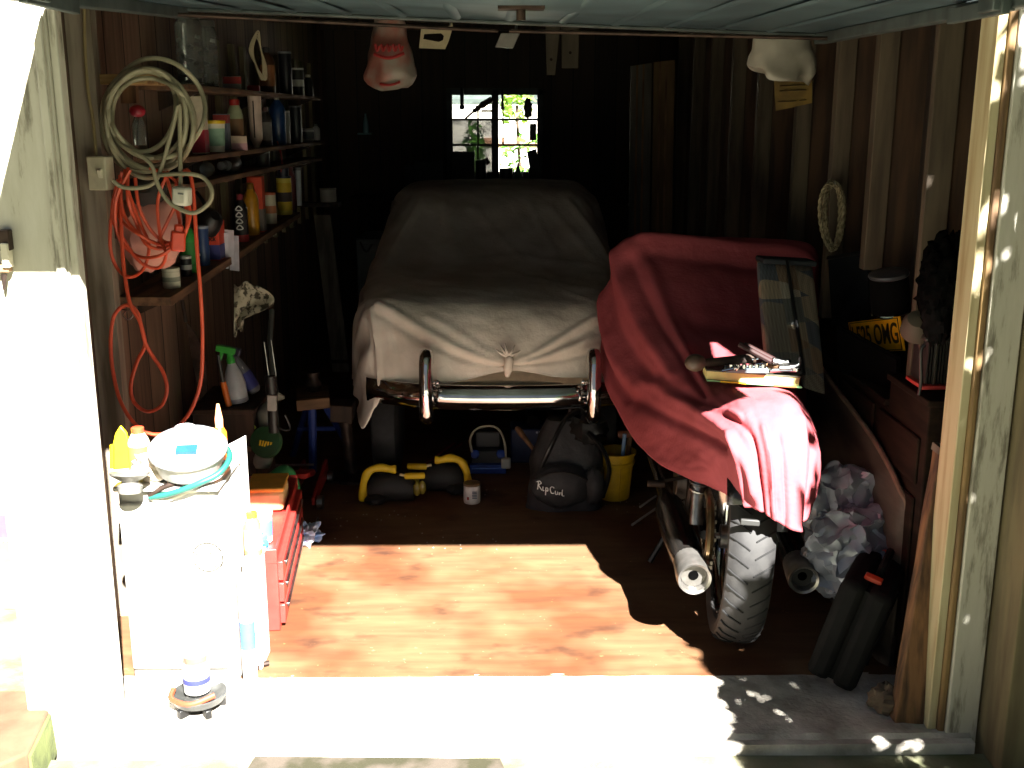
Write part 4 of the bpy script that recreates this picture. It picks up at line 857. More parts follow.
B().tube(spline([at(276, 392, Yt+.1), at(270, 350, Yt+.2), at(272, 310, Yt+.3)], 5), .011).build('shaft', plain('#3a3b38', .5), st, w=True)
pm = thing('foot_pump', 'black stirrup pump with two bright rods hanging near the trimmer', 'pump', at(270, 430, 4.05)); Yp = 4.02
for a, b2 in (((264, 342), (269, 378)), ((271, 340), (276, 376))): B().tube([at(*a, Yp), at(*b2, Yp)], .0025).build('rod', steel, pm, w=True)
B().tube([at(270, 376, Yp), at(272, 396, Yp)], .022, 12).build('barrel', black, pm, w=True); B().box(at(272, 403, Yp-.02), (.034, .012, .06), (0, 3, 0)).build('rating_plate', plain('#8b8b85', .5), pm, w=True, bev=.002); B().tube([at(272, 396, Yp), at(274, 432, Yp)], .02, 12).build('base', black, pm, w=True)
B().tube(spline([at(274, 425, Yp), at(284, 430, Yp-.02), at(290, 428, Yp), at(285, 415, Yp)], 5), .004).build('hose', black, pm, w=True)
gh = thing('green_hose', 'short green hose curling down beside the red tool chest', 'hose', fl(296, 530)); g = B()
g.tube(spline([at(272, 478, 4.1), at(284, 470, 4.15), at(292, 478, 4.2), at(296, 498, 4.2), at(297, 520, 4.2)], 6), .022, 12); g.build('hose', plain('#2b7d4a', .45), gh, w=True)
wk = thing('folding_workbench', 'folding workbench with a wooden jaw and blue legs on the left', 'workbench', fl(313, 472)); q = wk.location; Yw = q.y
ja = at(313, 398, Yw); g = B(); g.box(ja, (.15, .24, .05), (0, -3, 10)); g.build('jaw', M('jaw_wood', '#7d5a3c', '#5a3f28', rough=.8, scale=3, stretch=(1, 9, 9)), wk, w=True, bev=.004)
g = B(); g.lathe([(.03, 0), (.04, .03), (.025, .06), (.03, .09)], ja+V(0, .03, .026), 14); g.build('vice', rust, wk, w=True)
for dx in (-.012, .012): pass
bm_ = plain('#2e3f86', .4)
B().tube([ja+V(0, -.04, -.025), V(q.x+.0, Yw, .0)], .02, 8).build('leg', bm_, wk, w=True); B().tube([ja+V(.03, .06, -.025), V(q.x+.16, Yw+.25, .0)], .016, 8).build('leg', bm_, wk, w=True); B().tube([ja+V(-.03, .06, -.025), V(q.x-.14, Yw+.25, .0)], .016, 8).build('leg', bm_, wk, w=True)
B().tube([V(q.x-.09, Yw+.14, .17), V(q.x+.09, Yw+.14, .17)], .012, 8).build('cross_bar', bm_, wk, w=True)
ps = thing('axle_stand', 'dark iron post stand with a square block head beside the workbench', 'stand', fl(352, 478)); q = ps.location
B().tube([q+V(0, 0, .02), q+V(-.02, 0, .28)], .028, 10).build('post', rust, ps, w=True); B().box(q+V(-.03, 0, .32), (.1, .12, .08), (0, 4, 0)).build('head', wood_dark, ps, w=True, bev=.005); B().lathe([(.10, 0), (.10, .012), (.04, .03)], q, 18).build('base', rust, ps, w=True)
tj = thing('trolley_jack', 'small red trolley jack on the floor by the workbench', 'trolley jack', fl(305, 505)); q = tj.location
for s_ in (-.05, .05): B().hexa([q+V(s_-.006, -.08, .03), q+V(s_+.006, -.08, .03), q+V(s_+.006, .32, .03), q+V(s_-.006, .32, .03)], [q+V(s_-.006, -.08, .06), q+V(s_+.006, -.08, .06), q+V(s_+.006, .3, .11), q+V(s_-.006, .3, .11)]).build('side_plate', red, tj, w=True)
g = B(); g.tube([q+V(0, .2, .08), q+V(0, -.02, .14)], .018, 8); g.lathe([(.03, 0), (.035, .02), (.028, .022)], q+V(0, -.03, .14), 16); g.build('lifting_arm', red, tj, w=True)
for s_, y in ((-.075, -.05), (.075, -.05), (-.07, .28), (.07, .28)): B().cyl(q+V(s_-.012, y, .03), q+V(s_+.012, y, .03), .03).build('wheel', steel, tj, w=True)
B().tube([q+V(0, .25, .1), q+V(-.18, .12, .14)], .006).build('handle', steel, tj, w=True)
cr2 = thing('blue_rag', 'blue and white rag on the floor at the edge of the sun', 'rag', fl(305, 545)); B().ball(cr2.location+V(0, .03, .035), (.055, .06, .04), 22, 14, rough=.7, rs=3, seed=6).build('cloth', M('blue_white_cloth', '#d5dbe6', '#6d8fc4', rough=.9, scale=14), cr2, w=True)
tag(B().tube([fl(311, 540, .02), fl(318, 518, .02)], [.008, .005], 8).build('screwdriver', steel, None), 'thin steel screwdriver sticking out of the blue and white rag', 'screwdriver')
for k, (px, py) in enumerate(((258, 640), (246, 662), (257, 668))):
    q = fl(px, py); t = thing('pipe_fitting', ('round steel pipe fitting on the floor before the tool chest', 'small brown stone-like fitting beside the cabinet foot', 'small rusty nut lying just inside the concrete edge')[k], 'fitting', q)
    B().lathe([(.014, 0), (.022, .006), (.022, .018), (.012, .022), (.008, .012), (.001, .012)], (0, 0, 0), 12).build('collar', rust if k else steel, t); B().cyl((.012, 0, .012), (.035, .01, .012), .008, n=8).build('spigot', rust, t)
# leaning dark plank and pole far along the left wall
t = thing('wooden_plank', 'long grey plank leaning upright against the far left wall', 'plank', fl(332, 372)); g = B(); a, b2 = at(341, 372, 6.6), at(322, 215, 6.7)
B().hexa([a+V(-.05, 0, 0), a+V(.05, 0, 0), a+V(.05, .03, 0), a+V(-.05, .03, 0)], [b2+V(-.05, 0, 0), b2+V(.05, 0, 0), b2+V(.05, .03, 0), b2+V(-.05, .03, 0)]).build('plank', M('grey_plank', '#6d665a', '#4a443a', rough=.85, scale=3, stretch=(9, 9, 1)), t, w=True)
B().box(b2.lerp(a, .93)+V(0, -.01, 0), (.11, .01, .02)).build('cleat', wood_dark, t, w=True)
# ------------------------------------------------------------------ on the floor before the car
def kit(name, label, q, sc, flip):
    t = thing(name, label, 'knee pad', q); yl = plain('#d9b41a', .5); s = sc
    f = -1 if flip else 1
    def P(x, y, z): return q + V(f*x*s, y*s, z*s)
    g = B(); rs = []
    for x, zt, hw in ((-.17, .10, .05), (-.13, .15, .07), (-.05, .165, .08), (.03, .16, .08), (.09, .12, .06)):
        rs.append([P(x, hw*math.cos(a), max(.004, zt*.5 + zt*.5*math.sin(a))) for a in (2*PI*j/12 for j in range(12))])
    g.rings(rs); g.build('pad_body', plain('#232120', .7), t, w=True)
    g = B(); g.tube(spline([P(-.19, -.05, .02), P(-.18, -.07, .12), P(-.15, -.07, .19), P(-.09, -.06, .21), P(-.03, -.06, .20), P(.0, -.06, .20)], 5), [.022*s + .002*s*math.sin(i*.9) for i in range(26)], 10); g.build('upper_strap', yl, t, w=True)
    g = B(); g.tube(spline([P(.05, -.06, .16), P(.1, -.07, .165), P(.15, -.05, .16)], 5), .018*s, 10); g.build('side_strap', yl, t, w=True)
    g = B(); g.tube(spline([P(.02, -.06, .17), P(.06, -.07, .165)], 4), .008*s, 8); g.build('pale_buckle', plain('#c9b98c', .4), t, w=True)
    g = B()
    for k in range(2): g.ball(P(.11 + .03*k, -.05, .08 + .01*k), (.022*s, .015*s, .04*s), 10, 8)
    g.build('shell', plain('#8a7a2c', .25), t, w=True)
    g = B(); g.ball(P(-.12, -.07, .03), (.06*s, .05*s, .03*s), 14, 8, rough=.3); g.build('toe', plain('#181716', .7), t, w=True)
kit('knee_pad', 'black and yellow strapped pad, nearer the left, on the dark floor', fl(398, 500), .78, False)
kit('knee_pad', 'black and yellow strapped pad just behind and left of the paint tin', fl(436, 490), .78, True)
pt = can('paint_tin', 'small white paint tin with a brown lid on the garage floor', 'paint tin', fl(472, 502), .036, .085, '#cfcac4', '#6d5234', lab='#d6d3cf')
g = B()
for k in range(5): g.box((.012, -.0368, .03 + .007*k), (.02, .0012, .004))
g.build('printed_mark', plain('#555a6d', .6), pt); B().box((-.016, -.034, .028), (.008, .003, .012), (0, 0, -25)).build('red_mark', red, pt)
ch = thing('battery_charger', 'blue and black battery charger with a looped grey cable on the floor', 'battery charger', fl(488, 472)); q = ch.location; bl_ = plain('#2446a0', .4)
B().box(q+V(0, .05, .055), (.16, .10, .10)).build('case', black, ch, w=True, bev=.008); B().box(q+V(0, -.01, .022), (.17, .04, .044)).build('blue_base', bl_, ch, w=True, bev=.005)
B().box(q+V(0, -.032, .028), (.15, .004, .006)).build('grille_bar', plain('#5f86d8', .4), ch, w=True); B().box(q+V(0, .08, .14), (.12, .05, .08)).build('battery_pack', plain('#2c2b2a', .5), ch, w=True, bev=.008)
for s_ in (-.06, .06): B().lathe([(.02, 0), (.02, .02), (.01, .026)], q+V(s_, .0, .085), 14, r=(60, 0, 0)).build('blue_knob', bl_, ch, w=True)
c_ = [at(x, y, q.y-.02) for x, y in ((472, 452), (470, 440), (475, 430), (486, 426), (497, 428), (504, 440), (506, 458))]
B().tube(spline(c_, 6), .0055, 8).build('cable', plain('#9c9682', .5), ch, w=True); B().box(at(506, 463, q.y-.03), (.045, .035, .05)).build('plug', plain('#c6c2b6', .5), ch, w=True, bev=.008, label='white plug')
jl_ = thing('jump_lead', 'thin red jump leads lying on the floor behind the pads', 'jump lead', fl(440, 462)); g = B()
for dx in (0, 7): g.tube(spline([fl(415+dx, 474, .012), fl(428+dx, 462, .014), fl(445+dx, 450, .012), fl(455+dx, 443, .012)], 5), .006, 6)
g.build('cable', plain('#8c1f2c', .5), jl_, w=True)
B().box(fl(416, 474, .02), (.03, .06, .03), (0, 0, -40)).build('clamp', black, jl_, w=True, bev=.005); B().tube([fl(452, 476, .03), fl(466, 462, .03)], .012, 10).build('clamp', steel, jl_, w=True)
bx_ = thing('blue_case', 'dark blue tool case with white lettering behind the black rucksack', 'case', fl(537, 466)); q = bx_.location
B().box(q+V(0, .12, .085), (.25, .16, .17)).build('case', plain('#1c2c54', .5), bx_, w=True, bev=.008)
g = B()
for k in range(9): g.box(q+V(.0 + .014*k, .038, .155), (.009, .003, .012 if k % 3 else .009))
g.build('white_lettering', plain('#b9c4d8', .5), bx_, w=True); g = B(); g.box(q+V(.07, .038, .12), (.03, .003, .03)); g.build('printed_panel', plain('#8f8f8c', .5), bx_, w=True)
tag(B().tube(spline([at(517, 428, 4.72), at(527, 441, 4.66), at(540, 458, 4.6)], 4), [.012, .014, .014, .012, .011, .009, .008, .008, .007], 10).build('wooden_stake', wood_mid, None), 'wooden tool shaft sticking up between rucksack and blue case', 'tool')
# rucksack
rk = thing('rucksack', 'black rucksack with a white script logo slumped on the floor', 'rucksack', fl(565, 512)); q = rk.location; fab = M('rucksack_nylon', '#2b2b2d', '#1d1d1f', rough=.7, scale=14, bump=.3, bscale=40)
g = B(); rs = []
for i in range(15):
    z = .37*i/14; t_ = i/14; hw = .165*(1 - .12*t_ - .45*max(0, t_-.55)**1.2*2); hd = .105*(1 - .15*t_ - .5*max(0, t_-.6)*1.6); cx = .02*t_ - .0; ring = []
    for j in range(36):
        a = 2*PI*j/36; c, s_ = math.cos(a), math.sin(a); k_ = (abs(c)**3.2 + abs(s_)**3.2)**(-1/3.2); p = V(cx + hw*c*k_, .10 + .05*t_ + hd*s_*k_, z)
        p += noise.noise_vector(p*11) * .013; p.z = max(p.z, .002); ring.append(q + p)
    rs.append(ring)
g.rings(rs); g.build('body', fab, rk, w=True)
g = B(); g.ball(q+V(-.02, .005, .115), (.125, .055, .095), 28, 18, rough=.12, rs=3); pk = g.build('front_pocket', fab, rk, w=True)
B().tube(spline([q+V(-.13, -.012, .15), q+V(-.06, -.05, .19), q+V(.03, -.045, .185), q+V(.1, -.01, .14)], 6), .006, 6).build('zip', black, pk, w=True)
B().ball(q+V(.12, .02, .11), (.05, .06, .08), 18, 12, rough=.15, seed=3).build('side_pocket', fab, rk, w=True)
g = B(); g.tube(spline([q+V(-.10, -.0, .20), q+V(-.06, -.02, .30), q+V(.0, .06, .39), q+V(.06, .12, .41)], 6), .016, 8, flat=.5); g.build('shoulder_strap', black, rk, w=True)
g = B(); g.tube(spline([q+V(.02, .12, .37), q+V(.03, .12, .43), q+V(.07, .13, .43), q+V(.08, .13, .36)], 5), .009, 8); g.build('grab_handle', black, rk, w=True)
g = B(); g.tube(spline([q+V(.09, .03, .34), q+V(.15, .02, .28), q+V(.185, .02, .18), q+V(.16, .02, .06)], 6), .02, 8, flat=.5); g.build('shoulder_strap', black, rk, w=True)
B().ball(q+V(.10, .12, .33), (.09, .08, .08), 20, 12, rough=.35, seed=5).build('top_flap', black, rk, w=True)
g = B(); lg = lambda pts: g.tube(spline([q + V(-.118 + x*.0135, -.066 + .0016*abs(x-4.5)**1.6*.5, .135 + y*.0135 - x*.0045) for x, y in pts], 4), .0022, 5)
lg([(0, -1), (.1, 0), (.2, 1.6)]); lg([(-.3, 1.3), (.5, 1.9), (1.1, 1.4), (.3, .5), (1.3, -.8)])
lg([(1.6, .5), (1.6, -.7), (2.0, -.6)]); lg([(2.5, .6), (2.4, -1.9)]); lg([(2.4, .4), (3.0, .6), (3.1, -.3), (2.5, -.4)])
lg([(5.0, 1.3), (4.3, 1.5), (3.8, .6), (4.2, -.6), (5.0, -.4)]); lg([(5.4, .5), (5.4, -.5), (6.0, -.4), (6.1, .5), (6.2, -.5)]); lg([(6.6, .4), (6.7, -.5), (6.8, .2), (7.3, .4)]); lg([(7.6, 1.5), (7.5, -.4), (8.2, -.4)])
lo_ = g.build('script_logo', white, pk, w=True, label='white script lettering')
# yellow bucket with tools
yb = thing('yellow_bucket', 'yellow plastic bin with tool handles in it beside the black rucksack', 'bucket', fl(614, 497)); q = yb.location
g = B(); prof = [(.062, 0), (.066, .004), (.085, .2), (.092, .202), (.093, .214), (.084, .214), (.062, .01), (.001, .01)]; g.lathe(prof, q, 30); g.build('shell', plain('#cfa91c', .45), yb, w=True)
for k in range(8):
    a = k*PI/4 + .2; B().tube([q+V(math.cos(a)*.066, math.sin(a)*.066, .01), q+V(math.cos(a)*.083, math.sin(a)*.083, .18)], .003, 6).build('rib', plain('#c7a018', .45), yb, w=True)
B().lathe([(.084, .155), (.089, .17), (.086, .175)], q, 30).build('band', plain('#cfa91c', .45), yb, w=True)
for nm, lb, d, h, m, r_ in (('chisel', 'tool with a pale blue handle standing in the yellow bin', V(.02, -.02, 0), .28, plain('#6f92b8', .4), .009), ('hammer', 'wooden-handled hammer head up in the yellow bin', V(.05, .03, 0), .27, wood_mid, .012)):
    t = thing(nm, lb, 'hand tool', q+d+V(0, 0, .012)); b0 = t.location.copy(); b0 = V(b0)
    B().tube([b0, b0+V(.018, .005, h)], r_, 10).build('handle', m, t, w=True)
    if nm == 'hammer': B().tube([b0+V(-.03, .02, h-.01), b0+V(.06, -.01, h+.005)], .018, 10).build('head', plain('#7d4a32', .5), t, w=True)
    else: B().tube([b0, b0+V(-.002, 0, .05)], .006).build('ferrule', steel, t, w=True)
tg = thing('grease_gun', 'dark tool with red handle lying behind the yellow bin', 'tool', fl(600, 470)); q = tg.location
B().tube([q+V(-.05, .08, .0), q+V(-.02, .1, .30)], .03, 10).build('barrel', rust, tg, w=True); B().tube([q+V(.0, .1, .36), q+V(.04, .08, .22)], .012, 8).build('handle', red, tg, w=True); B().box(q+V(-.03, .06, .24), (.03, .02, .04)).build('pale_clip', plain('#a8a8a0', .5), tg, w=True)
for (a, b2, lb) in (((632, 525), (664, 503), 'longer thin steel rod on the floor left of the left silencer'), ((640, 507), (656, 496), 'short bent steel rod behind the longer rod by the silencer')):
    tag(B().tube([fl(*a, .008), fl(*b2, .03)], .005, 8).build('steel_rod', plain('#b5b0a6', .4), None), lb, 'rod')
# white flecks on the floor
R = random.Random(2); g = B()
for k in range(110):
    x = R.uniform(-.7, .6); y = R.uniform(4.0, 4.75)
    if noise.noise(Vector((x*2, y*2, 0))) < -.1: continue
    g.box((x, y, .002), (R.uniform(.002, .006), R.uniform(.002, .006), .002), (0, 0, R.uniform(0, 180)))
tag(g.build('paint_flakes', plain('#a8a297', .8), None), 'scattered white paint flakes and crumbs on the plywood floor', 'flakes', kind='stuff')
# ------------------------------------------------------------------ right-hand side
# tools and manual on the sheet
man = thing('workshop_manual', 'thick cream-edged workshop manual lying on the red sheet', 'book', at(752, 385, 3.36)); q = man.location
Rm = Euler((math.radians(-4), math.radians(3), math.radians(-6))).to_matrix()
zb = .006
B().box(q+Rm @ V(0, .07, zb+.016), (.285, .15, .026), Rm).build('pages', plain('#d8ca86', .8), man, w=True); B().box(q+Rm @ V(0, .07, zb+.031), (.292, .156, .004), Rm).build('cover', plain('#4a4a3c', .5), man, w=True); B().box(q+Rm @ V(.005, .066, zb), (.292, .156, .005), Rm).build('cover', plain('#6d9a6a', .5), man, w=True)
B().box(q+Rm @ V(.10, -.013, zb), (.07, .002, .005), Rm).build('cover_picture', plain('#c9663a', .5), man, w=True); B().box(q+Rm @ V(-.06, -.013, zb), (.08, .002, .005), Rm).build('cover_picture', yellow, man, w=True)
qz = q + V(0, 0, .045)
hm = thing('mallet', 'dark round-headed mallet lying across the manual, farthest left', 'mallet', qz+V(-.10, .03, .0)); p = hm.location
B().ball(p+V(-.075, -.0, .02), (.034, .03, .028), 16, 10).build('head', plain('#4a3a2e', .5), hm, w=True); B().tube([p+V(-.05, 0, .02), p+V(.12, .04, .025)], [.012, .016], 10).build('handle', wood_dark, hm, w=True)
sr = thing('socket_set', 'grey metal socket rail with small sockets on the manual', 'socket set', qz+V(-.0, .0, 0)); p = sr.location
B().box(p+V(-.02, .0, .005), (.13, .05, .012), (0, 0, -4)).build('tray', plain('#6d7a80', .35), sr, w=True, bev=.002)
for k in range(6): B().cyl(p+V(-.07 + .02*k, -.012, .01), p+V(-.07 + .02*k, -.012, .024), .008, n=10).build('socket', chrome, sr, w=True)
pl_ = thing('pliers', 'dark red handled pliers pointing up left on the manual', 'pliers', qz+V(.02, .02, .02)); p = pl_.location
for a, b2 in ((V(-.055, .03, .055), V(.035, -.03, .012)), (V(-.035, .05, .05), V(.05, -.005, .012))): B().tube([p+a, p+b2], .009, 8).build('handle', plain('#2a100e', .6), pl_, w=True)
B().tube([p+V(.04, -.02, .012), p+V(.09, -.02, .006)], [.012, .005], 8).build('jaws', steel, pl_, w=True)
ch_ = thing('claw_hammer', 'steel hammer head with a curved claw at the right end of the manual', 'hammer', qz+V(.11, .0, .0)); p = ch_.location
g = B(); g.tube(spline([p+V(-.03, -.01, .01), p+V(.0, -.012, .012), p+V(.028, -.01, .022), p+V(.032, -.008, .046)], 5), [.012]*8+[.01, .009, .008, .007, .006, .005, .004, .003], 10); g.build('head', steel, ch_, w=True); B().tube([p+V(-.02, -.01, .01), p+V(-.07, .05, .012)], .009).build('handle', wood_mid, ch_, w=True)
for k, (a, b2, lb) in enumerate(((V(.02, .04, .012), V(.11, .02, .024), 'bright ring spanner lying near the curved claw'), (V(.0, .02, .034), V(.075, .035, .036), 'slim bright steel rod lying on top of the tool heap'), (V(.05, -.015, .004), V(.13, -.02, .006), 'chrome ratchet at the front right of the manual'), (V(-.1, -.02, .005), V(-.06, -.03, .016), 'small bright hooked pick at the left of the socket rail'))):
    t = thing(('ring_spanner', 'steel_rod', 'ratchet', 'pick')[k], lb, 'hand tool', qz+a); B().tube([qz+a, qz+b2], (.005, .003, .006, .005)[k], 8).build('shank', chrome, t, w=True)
    if k in (0, 2): B().lathe([(.008, 0), (.014, .0), (.014, .008), (.008, .008)], qz+b2, 14).build('ring', chrome, t, w=True)
    if k == 3: B().ball(qz+b2, .008, 10, 6).build('tip', chrome, t, w=True)
# patterned seat cushion
cu = thing('seat_cushion', 'long patchwork-patterned seat cushion leaning on the red sheet', 'cushion', at(800, 385, 3.82))
pm_ = bpy.data.materials.new('patchwork_fabric'); pm_.use_nodes = True
def _pw():
    nt = pm_.node_tree; n = nt.nodes; l = nt.links; b = n['Principled BSDF']; tc = n.new('ShaderNodeTexCoord')
    mp = n.new('ShaderNodeMapping'); mp.inputs['Scale'].default_value = (13, 13, 13); l.new(tc.outputs['Object'], mp.inputs['Vector'])
    sp = n.new('ShaderNodeVectorMath'); sp.operation = 'FLOOR'; l.new(mp.outputs['Vector'], sp.inputs[0])
    wn = n.new('ShaderNodeTexWhiteNoise'); l.new(sp.outputs[0], wn.inputs['Vector'])
    rp = n.new('ShaderNodeValToRGB'); rp.color_ramp.interpolation = 'CONSTANT'; e = rp.color_ramp.elements
    e[0].color = (*lin('#837b6c'), 1); e[1].position = .25; e[1].color = (*lin('#5a6066'), 1)
    for ps_, c in ((.45, '#a0917a'), (.62, '#8d765f'), (.78, '#6a6c66'), (.9, '#b0a792')): q_ = e.new(ps_); q_.color = (*lin(c), 1)
    l.new(wn.outputs['Value'], rp.inputs['Fac'])
    ck = n.new('ShaderNodeTexChecker'); ck.inputs['Scale'].default_value = 160; ck.inputs['Color1'].default_value = (1, 1, 1, 1); ck.inputs['Color2'].default_value = (.6, .6, .6, 1); l.new(tc.outputs['Object'], ck.inputs['Vector'])
    mx = n.new('ShaderNodeMixRGB'); mx.blend_type = 'MULTIPLY'; mx.inputs['Fac'].default_value = 1; l.new(rp.outputs['Color'], mx.inputs[1]); l.new(ck.outputs['Color'], mx.inputs[2])
    l.new(mx.outputs['Color'], b.inputs['Base Color']); b.inputs['Roughness'].default_value = .95
_pw()
def slab(tl, tr, br, bl, th, n=12):    # a cushion body: rounded box spanned by four points, thickness to the back
    g = B(); rs = []
    T = V(0, 1, .12).normalized()
    for i in range(n+1):
        v = i/n; L_, R_ = V(tl).lerp(V(bl), v), V(tr).lerp(V(br), v); ring = []; k = min(1, .55 + 1.2*min(v, 1-v)*n/6) if min(v, 1-v) < .2 else 1
        for j in range(24):
            a = 2*PI*j/24; c, s_ = math.cos(a), math.sin(a); kk = (abs(c)**5 + abs(s_)**5)**(-1/5); ring.append((L_+R_)/2 + (R_-L_)/2*c*kk*(.92+.08*k) + T*(th/2*s_*kk*k))
        rs.append(ring)
    return g.rings(rs)
slab(at(757, 262, 3.98), at(787, 262, 4.0), at(806, 372, 3.64), at(766, 372, 3.62), .08).build('front_panel', pm_, cu, w=True)
slab(at(786, 260, 4.02), at(811, 262, 4.06), at(824, 392, 3.66), at(802, 385, 3.64), .10).build('side_panel', pm_, cu, w=True)
B().tube([at(787, 261, 3.95), at(804, 374, 3.60)], .006, 8).build('piping', black, cu, w=True)
B().box(at(786, 261, 4.0), (.2, .1, .02), (0, 4, 5)).build('top_edge', plain('#20262b', .8), cu, w=True, bev=.006)
# long dark panel leaning along the wall
dp = thing('leaning_hardboard', 'long dark brown sheet of board with a curved end standing along the right', 'board', fl(900, 640))
top = [(800, 345, 4.2), (815, 362, 4.0), (832, 386, 3.77), (852, 412, 3.52), (872, 440, 3.32), (888, 468, 3.18), (898, 490, 3.1), (905, 505, 3.07), (906, 530, 3.06)]
P = [at(*p) for p in spline(top, 4)] ; pan = M('dark_board', '#564b42', '#3a312b', rough=.6, scale=4, stretch=(4, 1, 4))
g = B(); th = V(.014, .004, 0)
for a, b2 in zip(P[:-1], P[1:]):
    a0, b0 = V(a.x-.02*(a.z/.6), a.y, .002), V(b2.x-.02*(b2.z/.6), b2.y, .002); g.hexa([a0, b0, b0+th, a0+th], [a, b2, b2+th, a+th])
g.build('sheet', pan, dp, w=True, smooth=False); B().tube([p + th*.5 for p in P], .009, 8).build('edge_strip', M('edge_brown', '#8a7462', '#655242', rough=.6, scale=8), dp, w=True)
# silver bag
sb = thing('plastic_sack', 'crumpled silver-grey plastic sack stuffed beside the motorcycle', 'sack', V(1.0, 3.32, 0)); sm = M('silver_plastic', '#8b909b', '#6c717c', rough=.32, scale=5, metal=.25)
c = at(848, 560, 3.32)
def crumple(g, amp, sc, off):
    for p in g.v:
        n = noise.noise_vector(p*sc + V(off, 0, 0)); n2 = noise.noise_vector(p*sc*2.6 + V(0, off, 0)); k = abs(noise.noise(p*sc*1.4 + V(off, off, 0)))
        p += n*amp + n2*amp*.5 + V(0, -1, .3)*k*amp*.9
    return g
crumple(B().ball(at(850, 555, 3.2), (.14, .1, .16), 60, 40, r=(0, -35, 0)), .027, 17, 1).build('lower_bulge', sm, sb, w=True, ang=28)
crumple(B().ball(at(838, 503, 3.32), (.135, .09, .12), 56, 36, r=(0, -30, 0)), .028, 17, 5).build('upper_bulge', sm, sb, w=True, ang=28)
crumple(B().ball(at(878, 520, 3.22), (.05, .04, .06), 40, 26), .014, 22, 9).build('gathered_neck', sm, sb, w=True, ang=28)
bt_ = thing('blue_bag_scrap', 'wrinkled translucent blue plastic bag hanging under the silver sack', 'plastic bag', at(872, 600, 3.05)); g = B(); P = []
for i in range(12):
    r = []
    for j in range(18):
        u, v = j/17, i/11; r.append(at(846 + 46*u, 580 + 20*v*(.4 + abs(math.sin(u*6))) + 6*math.sin(u*3), 3.03 + .03*math.sin(u*14 + v*4)))
    P.append(r)
g.grid(P); g.build('film', M('blue_film', '#5d7f94', '#3f5a6a', rough=.25, scale=8, trans=.3), bt_, w=True, solid=.002, ang=80)
# black tool case
tc_ = thing('tool_case', 'black plastic power tool case with an orange latch, leaning on the right', 'tool case', fl(870, 695)); q = tc_.location
A_ = Euler((0, math.radians(16), math.radians(-28))).to_matrix(); cc = q + V(0.005, .15, .19)
bmat = M('case_plastic', '#0e0e0e', '#090909', rough=.8, spec=.15, scale=30)
for s_ in (-1, 1):
    g = B(); g.box(cc + A_ @ V(s_*.038, 0, 0), (.070, .38, .33), A_); g.build('shell_half', bmat, tc_, w=True, bev=.022)
    for k in (-1, 0, 1): B().box(cc + A_ @ V(s_*.075, k*.09, 0), (.006, .03, .2), A_).build('rib', bmat, tc_, w=True, bev=.002)
g = B(); g.box(cc, (.03, .35, .30), A_); g.build('seam', bmat, tc_, w=True)
g = B(); L3 = [cc + A_ @ V(.01, y, z) for y, z in ((-.06, .16), (-.055, .195), (.055, .195), (.06, .16))]; g.tube(spline(L3, 4), .012, 8); g.build('carry_handle', bmat, tc_, w=True)
for y in (-.115, .115): B().box(cc + A_ @ V(0, y, .168), (.05, .03, .014), A_).build('latch', plain('#d6492a', .4), tc_, w=True, bev=.003, label='orange latch')
st_ = tag(B().ball(fl(888, 712)+V(0, .02, .03), (.05, .05, .04), 18, 12, rough=.4, seed=2).build('broken_stone', M('brown_stone', '#7a6a55', '#57493a', rough=.9, scale=12), None), 'rough brown stone between the black case and the leaning plank', 'stone')
# leaning plank and grey strip
t = thing('wooden_plank', 'rough brown plank leaning beside the right jamb', 'plank', fl(905, 738)); pls = [at(949, 447, 2.84), at(962, 462, 2.84), at(930, 720, 2.76), at(892, 738, 2.76)]
g = B(); a, b2, c2, d2 = at(940, 448, 2.84), at(956, 455, 2.84), at(922, 740, 2.74), at(893, 735, 2.74); dv = V(.0, .05, .0)
n_ = 12; rs = []
for i in range(n_+1):
    v = i/n_; L_, R_ = a.lerp(d2, v), b2.lerp(c2, v); k = .004*noise.noise(V(v*6, 1, 0)); rs.append([L_+V(k, 0, 0), R_+V(k, 0, 0), R_+dv+V(k, 0, 0), L_+dv+V(k, 0, 0)])
g.rings(rs); g.build('plank', M('rough_plank', '#7d5a3a', '#3f2c1c', rough=.9, scale=4, stretch=(8, 8, 1), bump=.5), t, w=True, bev=.004)
B().box(a.lerp(b2, .5)+V(0, .025, -.002), (.05, .052, .02), (0, 8, 0)).build('weathered_end', M('grey_wood', '#6d6355', '#4a4238', rough=.9, scale=8), t, w=True)
t = thing('metal_strip', 'narrow blue-grey metal strip leaning between brown plank and right jamb', 'strip', fl(925, 715)); a, b2, c2, d2 = at(944, 500, 2.9), at(953, 500, 2.9), at(929, 716, 2.84), at(916, 716, 2.84); dv = V(0, .006, 0)
gm = M('blue_grey_metal', '#7f8d93', '#66737a', rough=.5, scale=6, metal=.2)
g = B(); g.hexa([d2, c2, c2+dv, d2+dv], [a, b2, b2+dv, a+dv]); g.build('strip', gm, t, w=True); B().tube([a+V(0, -.001, 0), d2+V(0, -.001, 0)], .003, 6).build('folded_edge', gm, t, w=True)
